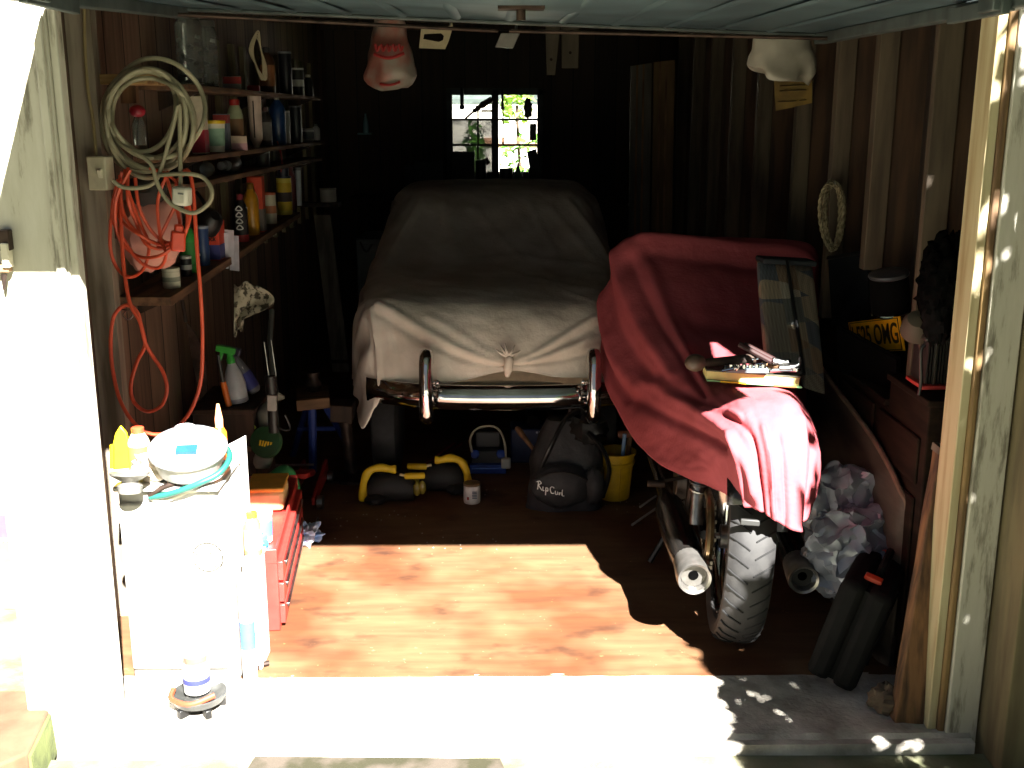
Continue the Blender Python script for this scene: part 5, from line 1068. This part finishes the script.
# dark cabinet against the right wall and the things on it
cb = thing('wooden_chest', 'long dark brown wooden chest with panelled sides on the right wall', 'chest', (1.2, 3.4, 0)); cw = M('chest_wood', '#261b13', '#170f0a', rough=.85, spec=.15, scale=3, stretch=(9, 1.2, 9))
X0 = 1.2; zt_ = .865
B().bx(X0, 1.395, 2.98, 3.3, .0, .845).build('carcass', cw, cb, w=True, bev=.004); B().bx(X0, 1.395, 3.3, 4.18, .0, .76).build('carcass', cw, cb, w=True, bev=.004)
B().bx(X0-.012, 1.395, 2.965, 3.305, .845, zt_).build('top_board', cw, cb, w=True, bev=.004); B().bx(X0-.012, 1.395, 3.305, 4.19, .76, .78).build('top_board', cw, cb, w=True, bev=.004)
for y0, y1 in ((3.02, 3.36), (3.41, 3.75), (3.80, 4.14)):
    for z0, z1 in ((.60, .74), (.1, .56)): B().bx(X0-.01, X0+.001, y0, y1, z0, z1).build('panel', M('panel_wood', '#281c14', '#1a110b', rough=.85, spec=.15, scale=3, stretch=(9, 1.2, 9)), cb, w=True, bev=.006)
npz = thing('number_plate', 'yellow rear number plate standing on the dark chest', 'number plate', at(877, 352, 3.36)); 
a, b2, c2, d2 = at(850, 322, 3.9), at(901, 316, 3.48), at(904, 352, 3.48), at(852, 352, 3.9)
ux = (b2 - a); wpl = ux.length; ux.normalize(); uz = (a - d2); hpl = uz.length; uz.normalize(); nn = uz.cross(ux).normalized(); uz = ux.cross(nn) * -1 if ux.cross(nn).z < 0 else ux.cross(nn)
uy = -nn if nn.y < 0 else nn
Mp = Matrix((ux, uy, uz)).transposed(); ctr = (a+b2+c2+d2)/4
npz.location = ctr - uz*hpl/2
B().box(ctr, (wpl, .005, hpl), Mp).build('plate', plain('#f2b21a', .4), npz, w=True)
bd = B(); 
for sx_, sz_, w_, h_ in ((0, .46, .94, .025), (0, -.46, .94, .025), (-.47, 0, .010, .92), (.47, 0, .010, .92)): bd.box(ctr + ux*sx_*wpl + uz*sz_*hpl - uy*.003, (w_*wpl, .002, h_*hpl), Mp)
bd.build('border', black, npz, w=True)
M4 = Mp.to_4x4(); M4.translation = ctr - npz.location - uy*.0036
tx = text('lettering', 'L525 OMG', hpl*.86, black, npz, M4 @ FRONT, 1., bold=.0012)
bpy.context.view_layer.update(); tx.matrix_local = M4 @ FRONT @ Matrix.Diagonal((wpl*.88/max(.01, tx.dimensions.x), 1, 1, 1))
mblk = M('matte_black', '#0c0c0d', '#080808', rough=.95, spec=.08)
dt = thing('dark_timber', 'dark slanting timber covering the lower left of the number plate', 'timber', at(850, 372, 3.5)); g = B(); a, b2, c2, d2 = at(836, 327, 3.75), at(896, 359, 3.4), at(896, 392, 3.4), at(838, 372, 3.72); dv = V(.02, .012, 0); g.hexa([d2, c2, c2+dv, d2+dv], [a, b2, b2+dv, a+dv]); g.build('board', mblk, dt, w=True, bev=.003); B().tube([a+dv*.5, b2+dv*.5], .008, 8)  .build('edge_strip', mblk, dt, w=True)
af = thing('air_filter_drum', 'black drum with a silver rim lid standing tilted over the number plate', 'drum', at(892, 313, 3.5)); Ra = Euler((math.radians(6), math.radians(-10), 0)).to_matrix(); b0 = at(891, 313, 3.60)
B().lathe([(.06, .004), (.063, .01), (.061, .13), (.001, .125)], b0, 30, r=Ra).build('drum', mblk, af, w=True); B().lathe([(.001, 0), (.062, 0), (.065, .004), (.062, .009)], b0, 30, r=Ra).build('lower_rim', chrome, af, w=True)
B().lathe([(.062, .127), (.065, .132), (.063, .139), (.055, .142), (.001, .144)], b0, 30, r=Ra).build('lid', plain('#5b5c60', .3, .4), af, w=True)
hl_ = thing('horn_shell', 'beige metal shell bracket beside the black drum', 'shell', at(925, 325, 3.1)); B().lathe([(.05, 0), (.045, .03), (.03, .055), (.001, .065)], at(918, 330, 3.12), 22, r=(40, -20, 0)).build('shell', plain('#463e32', .7), hl_, w=True); B().tube([at(918, 330, 3.1), at(922, 350, 3.1)], .008).build('stem', rust, hl_, w=True)
bo = thing('blue_board', 'dark blue-black panel standing behind the rope on the right wall', 'panel', at(850, 300, 4.0)); g = B(); a, b2, c2, d2 = at(828, 258, 4.12), at(868, 252, 3.88), at(868, 330, 3.88), at(832, 325, 4.12); g.hexa([d2, c2, c2+V(.012, .004, 0), d2+V(.012, .004, 0)], [a, b2, b2+V(.012, .004, 0), a+V(.012, .004, 0)]); g.build('board', M('matte_navy', '#14171b', '#0f1114', rough=.95, spec=.1), bo, w=True); B().tube([a, b2], .008, 6).build('edge_strip', black, bo, w=True)
rd = thing('radiator_block', 'black finned radiator block with a red bottom edge on the chest', 'radiator', at(945, 388, 3.06)); q = at(944, 388, 3.05)
ztp = at(944, 338, 3.05).z; hR = ztp - q.z
for k in range(15): B().box((q.x - .055 + .0085*k, q.y + .05, q.z + .012 + hR*.45), (.004, .11, hR*.9)).build('fin', plain('#2f2e2d', .35, .3), rd, w=True)
B().box((q.x, q.y + .06, q.z + .012 + hR*.45), (.115, .09, hR*.86)).build('core', black, rd, w=True); B().box((q.x, q.y+.05, q.z + hR), (.14, .13, .02)).build('top_tank', black, rd, w=True, bev=.006); B().box((q.x, q.y+.05, q.z+.004), (.14, .13, .012)).build('bottom_edge', plain('#b8403c', .4), rd, w=True, bev=.003, label='red bottom edge')
B().box((q.x-.035, q.y-.008, q.z+hR*.5), (.003, .004, hR*.85)).build('bright_fin', steel, rd, w=True)
B().tube(spline([at(925, 345, 3.0), at(921, 352, 3.0), at(921, 380, 3.0), at(919, 395, 3.0)], 5), .005).build('cable', black, rd, w=True)
jk = thing('hanging_jacket', 'shaggy black jacket hanging on the right wall by the jamb', 'jacket', at(945, 335, 3.02)); g = B(); g.ball(at(948, 285, 3.03), (.075, .09, .135), 40, 28, rough=.3, rs=5, seed=4); crumple(g, .012, 22, 3); g.build('body', M('black_pile', '#0a0a0a', '#050505', rough=1, scale=60, bump=.8, spec=.02), jk, w=True, ang=80)
g = B(); g.ball(at(937, 318, 3.0), (.035, .05, .07), 24, 16, rough=.4, rs=5, seed=7); g.build('sleeve', M('black_pile2', '#121112', '#0a0a0a', rough=1, scale=60, spec=.05), jk, w=True)
rp_ = thing('rope_coil', 'coil of pale twisted rope hanging on a right wall stud', 'rope', at(832, 180, 4.18)); rpm = M('rope_fibre', '#8f8468', '#5f563f', rough=.9, scale=60)
g = B(); R = random.Random(9)
for k in range(6):
    cx, rx, ry = 833 + R.uniform(-2, 2), 7 + k*.9, 33 + R.uniform(-3, 3); pts = [at(cx + rx*math.sin(a)*(1 + .2*math.cos(a)), 216 - ry*math.cos(a), 4.14 - .012*k + .015*math.sin(a)) for a in (2*PI*i/12 for i in range(12))]
    base = spline(pts, 8, True)
    for ph in (0, PI):
        st2 = []
        for i, p in enumerate(base): tt = (base[(i+1) % len(base)] - base[i-1]).normalized(); u = tt.orthogonal().normalized(); w_ = tt.cross(u); an = i*.9 + ph; st2.append(p + (u*math.cos(an) + w_*math.sin(an))*.0036)
        g.tube(st2, .0042, 6, True)
g.build('coils', rpm, rp_, w=True); B().cyl(at(834, 184, 4.2), at(834, 184, 4.08), .006).build('nail', steel, rp_, w=True)
pbg = thing('carrier_bag', 'white plastic carrier bag hanging from the door frame on the right', 'carrier bag', at(782, 30, 4.3)); g = B(); P = []
for i in range(21):
    r = []
    v = i/20
    for j in range(40):
        a = 2*PI*j/40; hw = (26 + 7*min(1, v*1.6)) * (1 - .25*max(0, v-.85)/.15); cx = 782 - 1*v; p = at(cx + hw*math.cos(a), 28 + 50*v + 7*max(0, v-.4)*math.cos(a)*1.2, 4.3 + .07*math.sin(a)*(.6+.5*v)); p += noise.noise_vector(p*14)*.02*(.3+v); r.append(p)
    P.append(r)
g.rings(P); g.build('bag', M('white_film', '#a8a498', '#8c887c', rough=.4, scale=6), pbg, w=True, ang=40); g = B()
for dx in (-14, 12): g.tube(spline([at(782+dx-5, 30, 4.3), at(782+dx, 12, 4.3), at(782+dx+5, 30, 4.3)], 5), .006, 6)
g.build('carry_handle', plain('#a8a498', .5), pbg, w=True)
yg = thing('yellow_sign', 'dull yellow printed card hanging on the wall under the white bag', 'sign', at(793, 108, 4.9)); g = B(); a, b2, c2, d2 = at(774, 78, 4.62), at(812, 80, 4.62), at(812, 103, 4.62), at(776, 111, 4.62); dv = V(0, .004, 0); g.hexa([d2, c2, c2+dv, d2+dv], [a, b2, b2+dv, a+dv]); g.build('card', M('dull_yellow', '#7d6428', '#5f4a1c', rough=.7, scale=12), yg, w=True)
g = B()
for k, (x0, x1, y) in enumerate(((780, 805, 86), (780, 806, 91), (778, 796, 102), (799, 806, 101))): g.tube([at(x0, y, 4.617), at(x1, y-1, 4.617)], .006, 5, flat=.3)
g.build('printed_line', plain('#3f3214', .7), yg, w=True)
# tall boards leaning in the back right
for k, (x0, x1, Y, lb, c) in enumerate(((630, 652, 7.0, 'wide grey ribbed board leaning upright at the back right', '#5f5a50'), (653, 675, 6.9, 'brown-edged board leaning upright right of the grey ribbed board', '#6b5436'))):
    t = thing('leaning_board', lb, 'board', fl(x0+8, 330) if False else V(at(x0, 235, Y).x, Y, 0)); a, b2 = at(x0+1, 66 - k*4, Y+.2), at(x1, 63 - k*3, Y+.2); q0 = V(a.x, Y, 0.0); q1 = V(b2.x, Y, 0.0); dv = V(0, .03, 0)
    g = B(); g.hexa([q0, q1, q1+dv, q0+dv], [a, b2, b2+dv, a+dv]); g.build('board', M('board_%d' % k, c, None, rough=.85, scale=3, stretch=(12, 9, .8)), t, w=True)
    for f in (.3, .6): B().hexa([q0.lerp(q1, f)+V(-.006, -.004, 0), q0.lerp(q1, f)+V(.006, -.004, 0), q0.lerp(q1, f)+V(.006, 0, 0), q0.lerp(q1, f)+V(-.006, 0, 0)], [a.lerp(b2, f)+V(-.006, -.004, 0), a.lerp(b2, f)+V(.006, -.004, 0), a.lerp(b2, f)+V(.006, 0, 0), a.lerp(b2, f)+V(-.006, 0, 0)]).build('batten', wood_mid, t, w=True)
# ------------------------------------------------------------------ hanging from the roof and at the back
hb_ = thing('carrier_bag', 'white carrier bag with red print hanging from a joist on the left', 'carrier bag', at(390, 88, 5.4)); g = B(); P = []; Yb = 5.38
for i in range(26):
    v = i/25; r = []
    hw = 14 + 11*min(1, v*1.3)**1.2; hw *= (1 - .55*max(0, (v-.82)/.18)**2)
    for j in range(44):
        a = 2*PI*j/44; p = at(389 + 1.5*v + hw*math.cos(a), 10 + 80*v + 4*max(0, v-.8)*5*math.cos(a)*-.2, Yb + .0052*hw*math.sin(a)); p += noise.noise_vector(p*12)*.018*(.35+v); r.append(p)
    P.append(r)
g.rings(P); g.build('bag', M('bag_film', '#a59c8e', '#a36a5c', rough=.5, scale=7, lo=.42, hi=.6), hb_, w=True, ang=50)
g = B(); q = at(389, 48, Yb-.14)
for k in range(5): g.tube(spline([at(375+6*k, 44, Yb-.135), at(377+6*k, 51, Yb-.137), at(379+6*k, 46, Yb-.137)], 4), .006, 5)
g.tube(spline([at(374, 54, Yb-.14), at(389, 58, Yb-.15), at(404, 53, Yb-.14)], 5), .008, 5); g.tube(spline([at(380, 84, Yb-.12), at(390, 85, Yb-.13), at(400, 82, Yb-.12)], 4), .006, 5)
g.build('red_print', plain('#a8322e', .6), hb_, w=True)
B().tube([at(389, 14, Yb), at(389, -30, Yb)], .012, 8).build('carry_handle', plain('#a59c8e', .5), hb_, w=True)
pn = thing('plastic_housing', 'cream plastic surround with a rounded hole hanging from a joist', 'surround', at(436, 48, 5.2)); Yp_ = 5.2
out = [(421, 29), (427, 29), (446, 29), (452, 22), (453, 26), (449, 40), (445, 49), (419, 48)]; inn = [(424, 34), (441, 33), (444, 36), (443, 40), (439, 42), (425, 42), (423, 39), (423, 36)]
g = B(); o_ = len(g.v); A1 = [at(x, y, Yp_) for x, y in out]; A2 = [at(x, y, Yp_) for x, y in inn]; dv = V(0, .012, 0)
order = [0, 1, 2, 3, 4, 5, 6, 7]; inn2 = [A2[i] for i in (0, 0, 1, 2, 2, 3, 4, 5)]; inn2[7] = A2[6]; inn2[6] = A2[4]; inn2[5] = A2[3]
for i in range(8):
    j = (i+1) % 8; g.hexa([A1[i], A1[j], inn2[j], inn2[i]], [A1[i]+dv, A1[j]+dv, inn2[j]+dv, inn2[i]+dv])
g.build('frame', plain('#b5a985', .5), pn, w=True); B().tube([at(450, 26, Yp_), at(451, -20, Yp_)], .003).build('hanger', steel, pn, w=True)
gb = thing('lamp_box', 'small grey metal box lamp hanging from a joist above the car', 'lamp', at(508, 48, 5.3)); g = B(); a = [at(x, y, 5.3) for x, y in ((501, 33), (520, 33), (513, 48), (495, 47))]; g.hexa(a, [p+V(0, .05, .0) for p in a]); g.build('box', plain('#8b8a82', .5), gb, w=True, bev=.003); B().tube([at(516, 32, 5.32), at(518, -20, 5.32)], .006).build('stem', steel, gb, w=True)
for k, (x0, x1, y1, Y, lb) in enumerate(((547, 555, 75, 6.2, 'narrow pale tapered wooden slat hanging from the roof'), (562, 578, 68, 6.3, 'wider grey paddle-shaped board hanging right of the tapered slat'))):
    t = thing('hanging_timber', lb, 'timber', at((x0+x1)/2, y1, Y)); g = B(); a = [at(x0-2+k, 0, Y), at(x1+8-6*k, 0, Y), at(x1, y1, Y), at(x0, y1, Y)]; g.hexa(a, [p+V(0, .025, 0) for p in a]); g.build('board', M('slat_%d' % k, '#5f5546', None, rough=.85, scale=3, stretch=(9, 9, 1)), t, w=True); B().cyl(a[2].lerp(a[3], .5)+V(0, -.004, .08), a[2].lerp(a[3], .5)+V(0, .03, .08), .008).build('peg', rust, t, w=True)
# workbench at the back with silhouettes in front of the window
wbn = thing('workbench', 'dark workbench under the garage window at the far end', 'workbench', (-.1, 8.25, 0))
B().bx(-1.1, 1.1, 8.12, 8.46, .99, 1.03).build('bench_top', wood_dark, wbn, w=True, bev=.004)
for x in (-1.0, 1.0):
    for y in (8.16, 8.42): B().bx(x-.035, x+.035, y-.035, y+.035, 0, .99).build('leg', wood_dark, wbn, w=True)
B().bx(-1.0, 1.0, 8.15, 8.18, .86, .97).build('apron', wood_dark, wbn, w=True)
YS = 8.3; zb_ = 1.031
def onb(px): v = at(px, 150, YS); return V(v.x, YS, zb_)
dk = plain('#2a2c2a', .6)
def topz(y): return at(490, y, YS).z
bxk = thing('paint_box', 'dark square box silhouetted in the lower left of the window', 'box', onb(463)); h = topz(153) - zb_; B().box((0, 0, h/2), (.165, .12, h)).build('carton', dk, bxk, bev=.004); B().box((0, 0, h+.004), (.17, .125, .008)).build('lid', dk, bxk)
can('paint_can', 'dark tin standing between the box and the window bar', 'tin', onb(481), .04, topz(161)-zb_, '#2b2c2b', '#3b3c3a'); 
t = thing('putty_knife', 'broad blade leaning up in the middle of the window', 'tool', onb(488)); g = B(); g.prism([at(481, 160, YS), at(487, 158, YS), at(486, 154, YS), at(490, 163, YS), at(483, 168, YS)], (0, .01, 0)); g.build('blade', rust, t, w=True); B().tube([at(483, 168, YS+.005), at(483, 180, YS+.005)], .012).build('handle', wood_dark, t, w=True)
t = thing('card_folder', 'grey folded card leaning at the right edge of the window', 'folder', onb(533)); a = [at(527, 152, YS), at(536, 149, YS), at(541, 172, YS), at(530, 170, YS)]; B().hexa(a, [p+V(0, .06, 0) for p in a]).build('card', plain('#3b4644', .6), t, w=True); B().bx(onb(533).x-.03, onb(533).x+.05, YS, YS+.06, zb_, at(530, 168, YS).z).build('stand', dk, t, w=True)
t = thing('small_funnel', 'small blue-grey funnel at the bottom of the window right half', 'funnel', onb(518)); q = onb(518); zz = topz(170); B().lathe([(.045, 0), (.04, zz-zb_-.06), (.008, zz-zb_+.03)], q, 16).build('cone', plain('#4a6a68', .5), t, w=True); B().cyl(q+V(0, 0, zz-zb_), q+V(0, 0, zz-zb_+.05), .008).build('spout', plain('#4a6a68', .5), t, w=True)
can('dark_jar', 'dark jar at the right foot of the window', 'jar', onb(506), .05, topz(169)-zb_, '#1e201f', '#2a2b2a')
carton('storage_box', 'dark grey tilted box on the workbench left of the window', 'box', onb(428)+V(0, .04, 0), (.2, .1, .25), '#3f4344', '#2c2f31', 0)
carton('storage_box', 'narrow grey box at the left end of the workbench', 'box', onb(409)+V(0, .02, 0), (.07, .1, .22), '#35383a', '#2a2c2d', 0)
t = thing('wooden_stick', 'knobbly dark stick hanging diagonally across the window', 'stick', at(478, 112, 8.36)); B().tube(spline([at(465, 119, 8.36), at(473, 112, 8.36), at(478, 108, 8.35), at(484, 104, 8.36), at(492, 99, 8.36)], 5), [.008]*6+[.02, .018, .012, .02, .024, .018, .016, .022, .026, .024]+[.022]*5, 8).build('stick', wood_dark, t, w=True); B().tube([at(478, 109, 8.36), at(478, 159, 8.36)], .007).build('string', black, t, w=True); B().tube([at(481, 111, 8.37), at(494, 111, 8.37)], .008).build('cross_stick', wood_dark, t, w=True)
for k, (x, y0, y1, w_, lb) in enumerate(((462, 88, 107, .018, 'short dark strap hanging at the top left of the window'), (502.5, 90, 108, .012, 'short dark hook hanging just right of the window bar'), (503, 110, 143, .008, 'long dark rod hanging just right of the window bar'))):
    t = thing(('strap', 'hook', 'rod')[k], lb, ('strap', 'hook', 'rod')[k], at(x, y1, 8.38)); B().tube([at(x, y0, 8.38), at(x, y1, 8.38)], w_*.8, 8).build('shank', black, t, w=True); B().ball(at(x, y1, 8.38), w_*1.2, 10, 6).build('end_knob', black, t, w=True)
t = thing('wall_lantern', 'dark cluster of hung tools at the upper right edge of the window', 'tool', at(529, 112, 8.38)); B().ball(at(528, 108, 8.4), (.03, .02, .07), 14, 10, rough=.5, seed=1).build('body', black, t, w=True); B().box(at(533, 132, 8.42), (.05, .03, .12)).build('case', black, t, w=True)
# far left: pale grey cupboard side beyond the car
t = thing('steel_cupboard', 'dull grey-green steel cupboard standing beyond the left of the car', 'cupboard', V(-1.0, 7.3, 0)); a = at(356, 239, 7.0); B().bx(a.x, a.x+.25, 7.0, 7.5, 0, a.z).build('carcass', plain('#586260', .5), t, w=True, bev=.006); B().bx(a.x+.02, a.x+.23, 6.985, 7.0, .05, a.z-.03).build('door', plain('#4e5856', .5), t, w=True, bev=.003); B().tube(spline([at(360, 242, 6.98), at(366, 252, 6.97), at(372, 244, 6.98)], 5), .006).build('wire', black, t, w=True)
can('white_pot', 'pale pot standing high in the dark at the end of the left shelves', 'pot', at(328, 192, 6.85)-V(0, 0, .06), .05, .08, '#8b8880', '#6d6a62'); B_ = thing('end_bracket', 'small dark shelf past the left shelves carrying a pale pot', 'shelf', at(328, 192, 6.85)-V(0, 0, .085)); q = B_.location; B().bx(XL, q.x+.07, q.y-.07, q.y+.07, q.z, q.z+.022).build('board', wood_dark, B_, w=True); B().bx(XL, XL+.03, q.y-.03, q.y+.03, q.z-.12, q.z).build('bracket', wood_dark, B_, w=True)
t = thing('blue_bottle', 'thin blue-grey bottle glinting in the dark left of the window', 'bottle', at(366, 133, 8.42)); B().lathe([(.02, 0), (.024, .01), (.02, .08), (.008, .12), (.008, .14)], (0, 0, 0), 14).build('glass', plain('#6b8f98', .2), t); B().bx(-.06, .035, -.03, .09, -.012, 0).build('ledge', plain('#6b8f98', .5), t)
# ------------------------------------------------------------------ outside on the left
sl = thing('stone_slab', 'tan stone slab edging with a mossy side at the foot of the left jamb', 'slab', fl(20, 740)); g = B(); zt3 = .07
tp = [fl(-40, 690, zt3), fl(58, 690, zt3), fl(28, 752, zt3), fl(-60, 790, zt3)]; g.hexa([V(p.x, p.y, -.06) for p in tp], tp); g.build('slab', M('tan_stone', '#5c4834', '#483725', rough=.95, scale=9, detail=8, bump=.4), sl, w=True, bev=.008)
g = B(); a, b2 = tp[1], tp[2]; dv = V(.006, 0, 0); g.hexa([V(b2.x, b2.y, -.06), V(a.x, a.y, -.06), V(a.x, a.y, -.06)+dv*2, V(b2.x, b2.y, -.06)+dv*2], [V(b2.x, b2.y, .06), V(a.x, a.y, .06), V(a.x, a.y, .055)+dv, V(b2.x, b2.y, .055)+dv]); g.build('mossy_face', M('moss', '#5d6636', '#444d28', rough=1, scale=14, detail=8, bump=.6), sl, w=True)
cbx = thing('cardboard_box', 'brown cardboard box with a printed pink band outside left of the jamb', 'box', at(-30, 590, 3.6)); q = at(-30, 605, 3.6); X1 = at(11, 560, 3.6).x; z1 = at(0, 418, 3.6).z; z0 = q.z
cbm = M('cardboard', '#b08c62', '#957349', rough=.9, scale=10)
gz = -.05
B().bx(X1-.5, X1, 3.6, 4.0, gz, z1).build('carton', cbm, cbx, w=True, bev=.004); za, zb2 = at(0, 515, 3.6).z, at(0, 538, 3.6).z
B().bx(X1-.5, X1+.001, 3.598, 3.6, zb2, za).build('pink_band', plain('#c0476a', .6), cbx, w=True); B().bx(X1-.5, X1+.001, 3.597, 3.599, zb2-.012, zb2).build('white_line', white, cbx, w=True)
zc, zd = at(0, 425, 3.6).z, at(0, 480, 3.6).z; B().bx(X1-.5, X1+.001, 3.597, 3.6, zd, zc).build('pale_label', plain('#d6d3d8', .7), cbx, w=True)
text('lettering', '2', .07, plain('#d8b82a', .5), cbx, Matrix.Translation(V(X1-.055, 3.594, (za+zb2)/2+.02)-cbx.location) @ FRONT, 1.)
lt_ = thing('gate_latch', 'old iron and wood gate latch on the left edge of the white jamb', 'latch', at(6, 290, 2.70)); B().box(at(5, 240, 2.705), (.03, .025, .05)).build('keeper', rust, lt_, w=True, bev=.003); B().box(at(7, 255, 2.70), (.018, .03, .06)).build('bar', plain('#cfc8b4', .6), lt_, w=True, bev=.003); B().box(at(4, 268, 2.705), (.032, .025, .02)).build('plate', plain('#8a6a4a', .6), lt_, w=True, bev=.003); B().tube([at(4, 274, 2.70), at(4, 290, 2.70)], [.008, .003], 8).build('drop_pin', rust, lt_, w=True)
# ------------------------------------------------------------------ outside, light, camera
def leafcloud(name, n, cen, rad, mat, parent, size=.05, seed=1, w=True, keep=None):
    R = random.Random(seed); g = B()
    while n > 0:
        p = V(R.uniform(-1, 1), R.uniform(-1, 1), R.uniform(-1, 1))
        if p.length > 1 or p.length < .25*R.random(): continue
        q = V(cen) + V(p.x*rad[0], p.y*rad[1], p.z*rad[2]) + noise.noise_vector(p*2.3 + V(seed, 0, 0)) * .25 * min(rad)
        if keep and not keep(q): n -= .02; continue
        a = Euler((R.uniform(-1, 1), R.uniform(-1, 1), R.uniform(0, 6.3))).to_matrix(); s = size*R.uniform(.6, 1.3)
        g.add([q + a @ V(0, -s, 0), q + a @ V(s*.45, 0, .12*s), q + a @ V(0, s, 0), q + a @ V(-s*.45, 0, .12*s)], [(0, 1, 2, 3)]); n -= 1
    o = g.build(name, mat, parent, w=w, smooth=False); return o
leafm = M('leaf_green', '#5f8f35', '#3f6a22', rough=.55, scale=6); leafl = M('pale_leaf', '#a9c860', '#7ea03f', rough=.55, scale=6); bark = M('bark', '#5b4a38', '#382c20', rough=.9, scale=8, stretch=(6, 6, 1), bump=.4)
# sunlit garden beyond the window
nb = thing('neighbour_wall', 'white rendered wall with grey roof seen through the garage window', 'building', (0, 14.5, 0))
B().bx(-5, 5, 14.5, 14.8, -.1, 1.72).build('wall', M('white_render', '#e2dfd4', '#cfc9bb', rough=.9, scale=4), nb, w=True)
g = B(); g.hexa([(-5.2, 14.49, 1.72), (5.2, 14.49, 1.72), (5.2, 17, 3.4), (-5.2, 17, 3.4)], [(-5.2, 14.49, 1.78), (5.2, 14.49, 1.78), (5.2, 17, 3.46), (-5.2, 17, 3.46)]); g.build('roof', M('grey_roof', '#414b47', '#2f3835', rough=.9, scale=8), nb, w=True)
B().bx(-.2, 3.2, 14.47, 14.5, 1.2, 1.3).build('brick_band', M('pink_brick', '#c79a7c', '#a6775c', rough=.9, scale=20), nb, w=True)
bs = thing('garden_shrub', 'pale leafy shrub in the sun outside the garage window', 'shrub', (.45, 13.2, -.05))
leafcloud('foliage', 130, (.2, 13.2, 1.72), (.22, .2, .28), leafl, bs, .07, 4); leafcloud('foliage', 120, (.26, 13.2, 1.05), (.26, .2, .4), leafm, bs, .06, 5)
g = B(); g.tube(spline([(.25, 13.2, -.05), (.27, 13.2, .6), (.22, 13.22, 1.2), (.2, 13.2, 1.7)], 5), .018); g.tube(spline([(.26, 13.2, .6), (.36, 13.2, .9), (.42, 13.2, 1.2)], 4), .01); g.build('stem', bark, bs, w=True)
bs2 = thing('garden_shrub', 'small leafy shrub outside the hazy left half of the garage window', 'shrub', (-.15, 12.6, -.05))
leafcloud('foliage', 160, (-.28, 12.6, 1.2), (.12, .16, .35), leafm, bs2, .06, 6)
g = B(); g.tube(spline([(-.26, 12.6, -.05), (-.27, 12.6, .5), (-.28, 12.6, 1.1)], 4), .015); g.build('stem', bark, bs2, w=True)
# garden tree on the right, whose shade falls over the right of the doorway
SD = V(-.354, 1, -.947).normalized()
def shade_keep(q):    # crown edge: nothing left of the line that the shadow edge on floor, tyre and sheet shows
    K = ((0, .8), (1.15, 1.08), (1.8, 1.28), (1.96, 1.44), (2.26, 1.64), (2.45, 1.66), (3.0, 1.67), (9, 2.4))
    for (z0, x0), (z1, x1) in zip(K[:-1], K[1:]):
        if z0 <= q.z <= z1: return q.x > x0 + (x1-x0)*(q.z-z0)/(z1-z0) + .03
    return False
tr = thing('garden_tree', 'leafy garden tree standing outside to the right of the doorway', 'tree', (2.0, 1.3, -.08))
leafcloud('foliage', 6800, (2.0, 1.25, 1.65), (1.2, .55, 1.75), leafm, tr, .075, 11, keep=shade_keep)
g = B(); g.tube(spline([(2.0, 1.3, -.08), (1.95, 1.28, .6), (1.7, 1.25, 1.2), (1.75, 1.25, 2.0)], 6), [.07 - .0028*i for i in range(19)])
for e in ((1.2, 1.3, .8), (1.25, 1.15, 1.5), (2.5, 1.3, 1.9), (1.5, 1.4, 2.1)): g.tube(spline([(1.85, 1.27, .7), ((1.85+e[0])/2, 1.27, (e[2]+.9)/2), e], 5), [.03 - .002*i for i in range(11)])
g.build('trunk', bark, tr, w=True)

e0, e1, e2, e3 = fl(247, 770, -.03), fl(255, 757, -.03), fl(500, 759, -.03), fl(505, 770, -.03)
struct(B().prism([V(p.x, p.y, -.036) for p in (e0, e1, e2, e3)], (0, 0, .008)).build('path_edge', M('mossy_stone', '#453d34', '#26240f', rough=.95, scale=9, detail=8, bump=.5, lo=.45, hi=.6)))
import collections
by = collections.defaultdict(list)
for o_ in list(C.objects):
    if o_.get('category') and not o_.get('group'): by[o_.name.split('.')[0]].append(o_)
for k_, v_ in by.items():
    if len(v_) > 1:
        for o_ in v_: o_['group'] = k_.replace('_', ' ') + 's around the garage'
sun = bpy.data.lights.new('sun', 'SUN'); sun.energy = 55; sun.angle = math.radians(.53); sun.color = (1, .97, .92)
so = bpy.data.objects.new('sun', sun); C.objects.link(so); so.rotation_euler = SD.to_track_quat('-Z', 'Y').to_euler()
w = bpy.data.worlds.new('sky'); bpy.context.scene.world = w; w.use_nodes = True
nt = w.node_tree; bg = nt.nodes['Background']; bg.inputs['Strength'].default_value = .26
tc = nt.nodes.new('ShaderNodeTexCoord'); sp = nt.nodes.new('ShaderNodeSeparateXYZ'); rp = nt.nodes.new('ShaderNodeValToRGB')
rp.color_ramp.elements[0].position = 0; rp.color_ramp.elements[0].color = (.95, .97, 1, 1); rp.color_ramp.elements[1].position = .8; rp.color_ramp.elements[1].color = (.42, .62, 1, 1)
nt.links.new(tc.outputs['Generated'], sp.inputs[0]); nt.links.new(sp.outputs['Z'], rp.inputs['Fac']); nt.links.new(rp.outputs['Color'], bg.inputs['Color'])
sc = bpy.context.scene
sc.view_settings.view_transform = 'Standard'; sc.view_settings.look = 'None'; sc.view_settings.gamma = 1; sc.view_settings.use_curve_mapping = False; sc.view_settings.exposure = 0
cam = bpy.data.cameras.new('camera'); cam.sensor_width = 36; cam.lens = FPX/1024*36; cam.clip_start = .05; cam.clip_end = 100
co = bpy.data.objects.new('camera', cam); C.objects.link(co); co.location = (0, 0, H); co.rotation_euler = (PI/2 - PITCH, 0, -YAW); sc.camera = co
sc.cycles.max_bounces = 8; sc.cycles.diffuse_bounces = 5
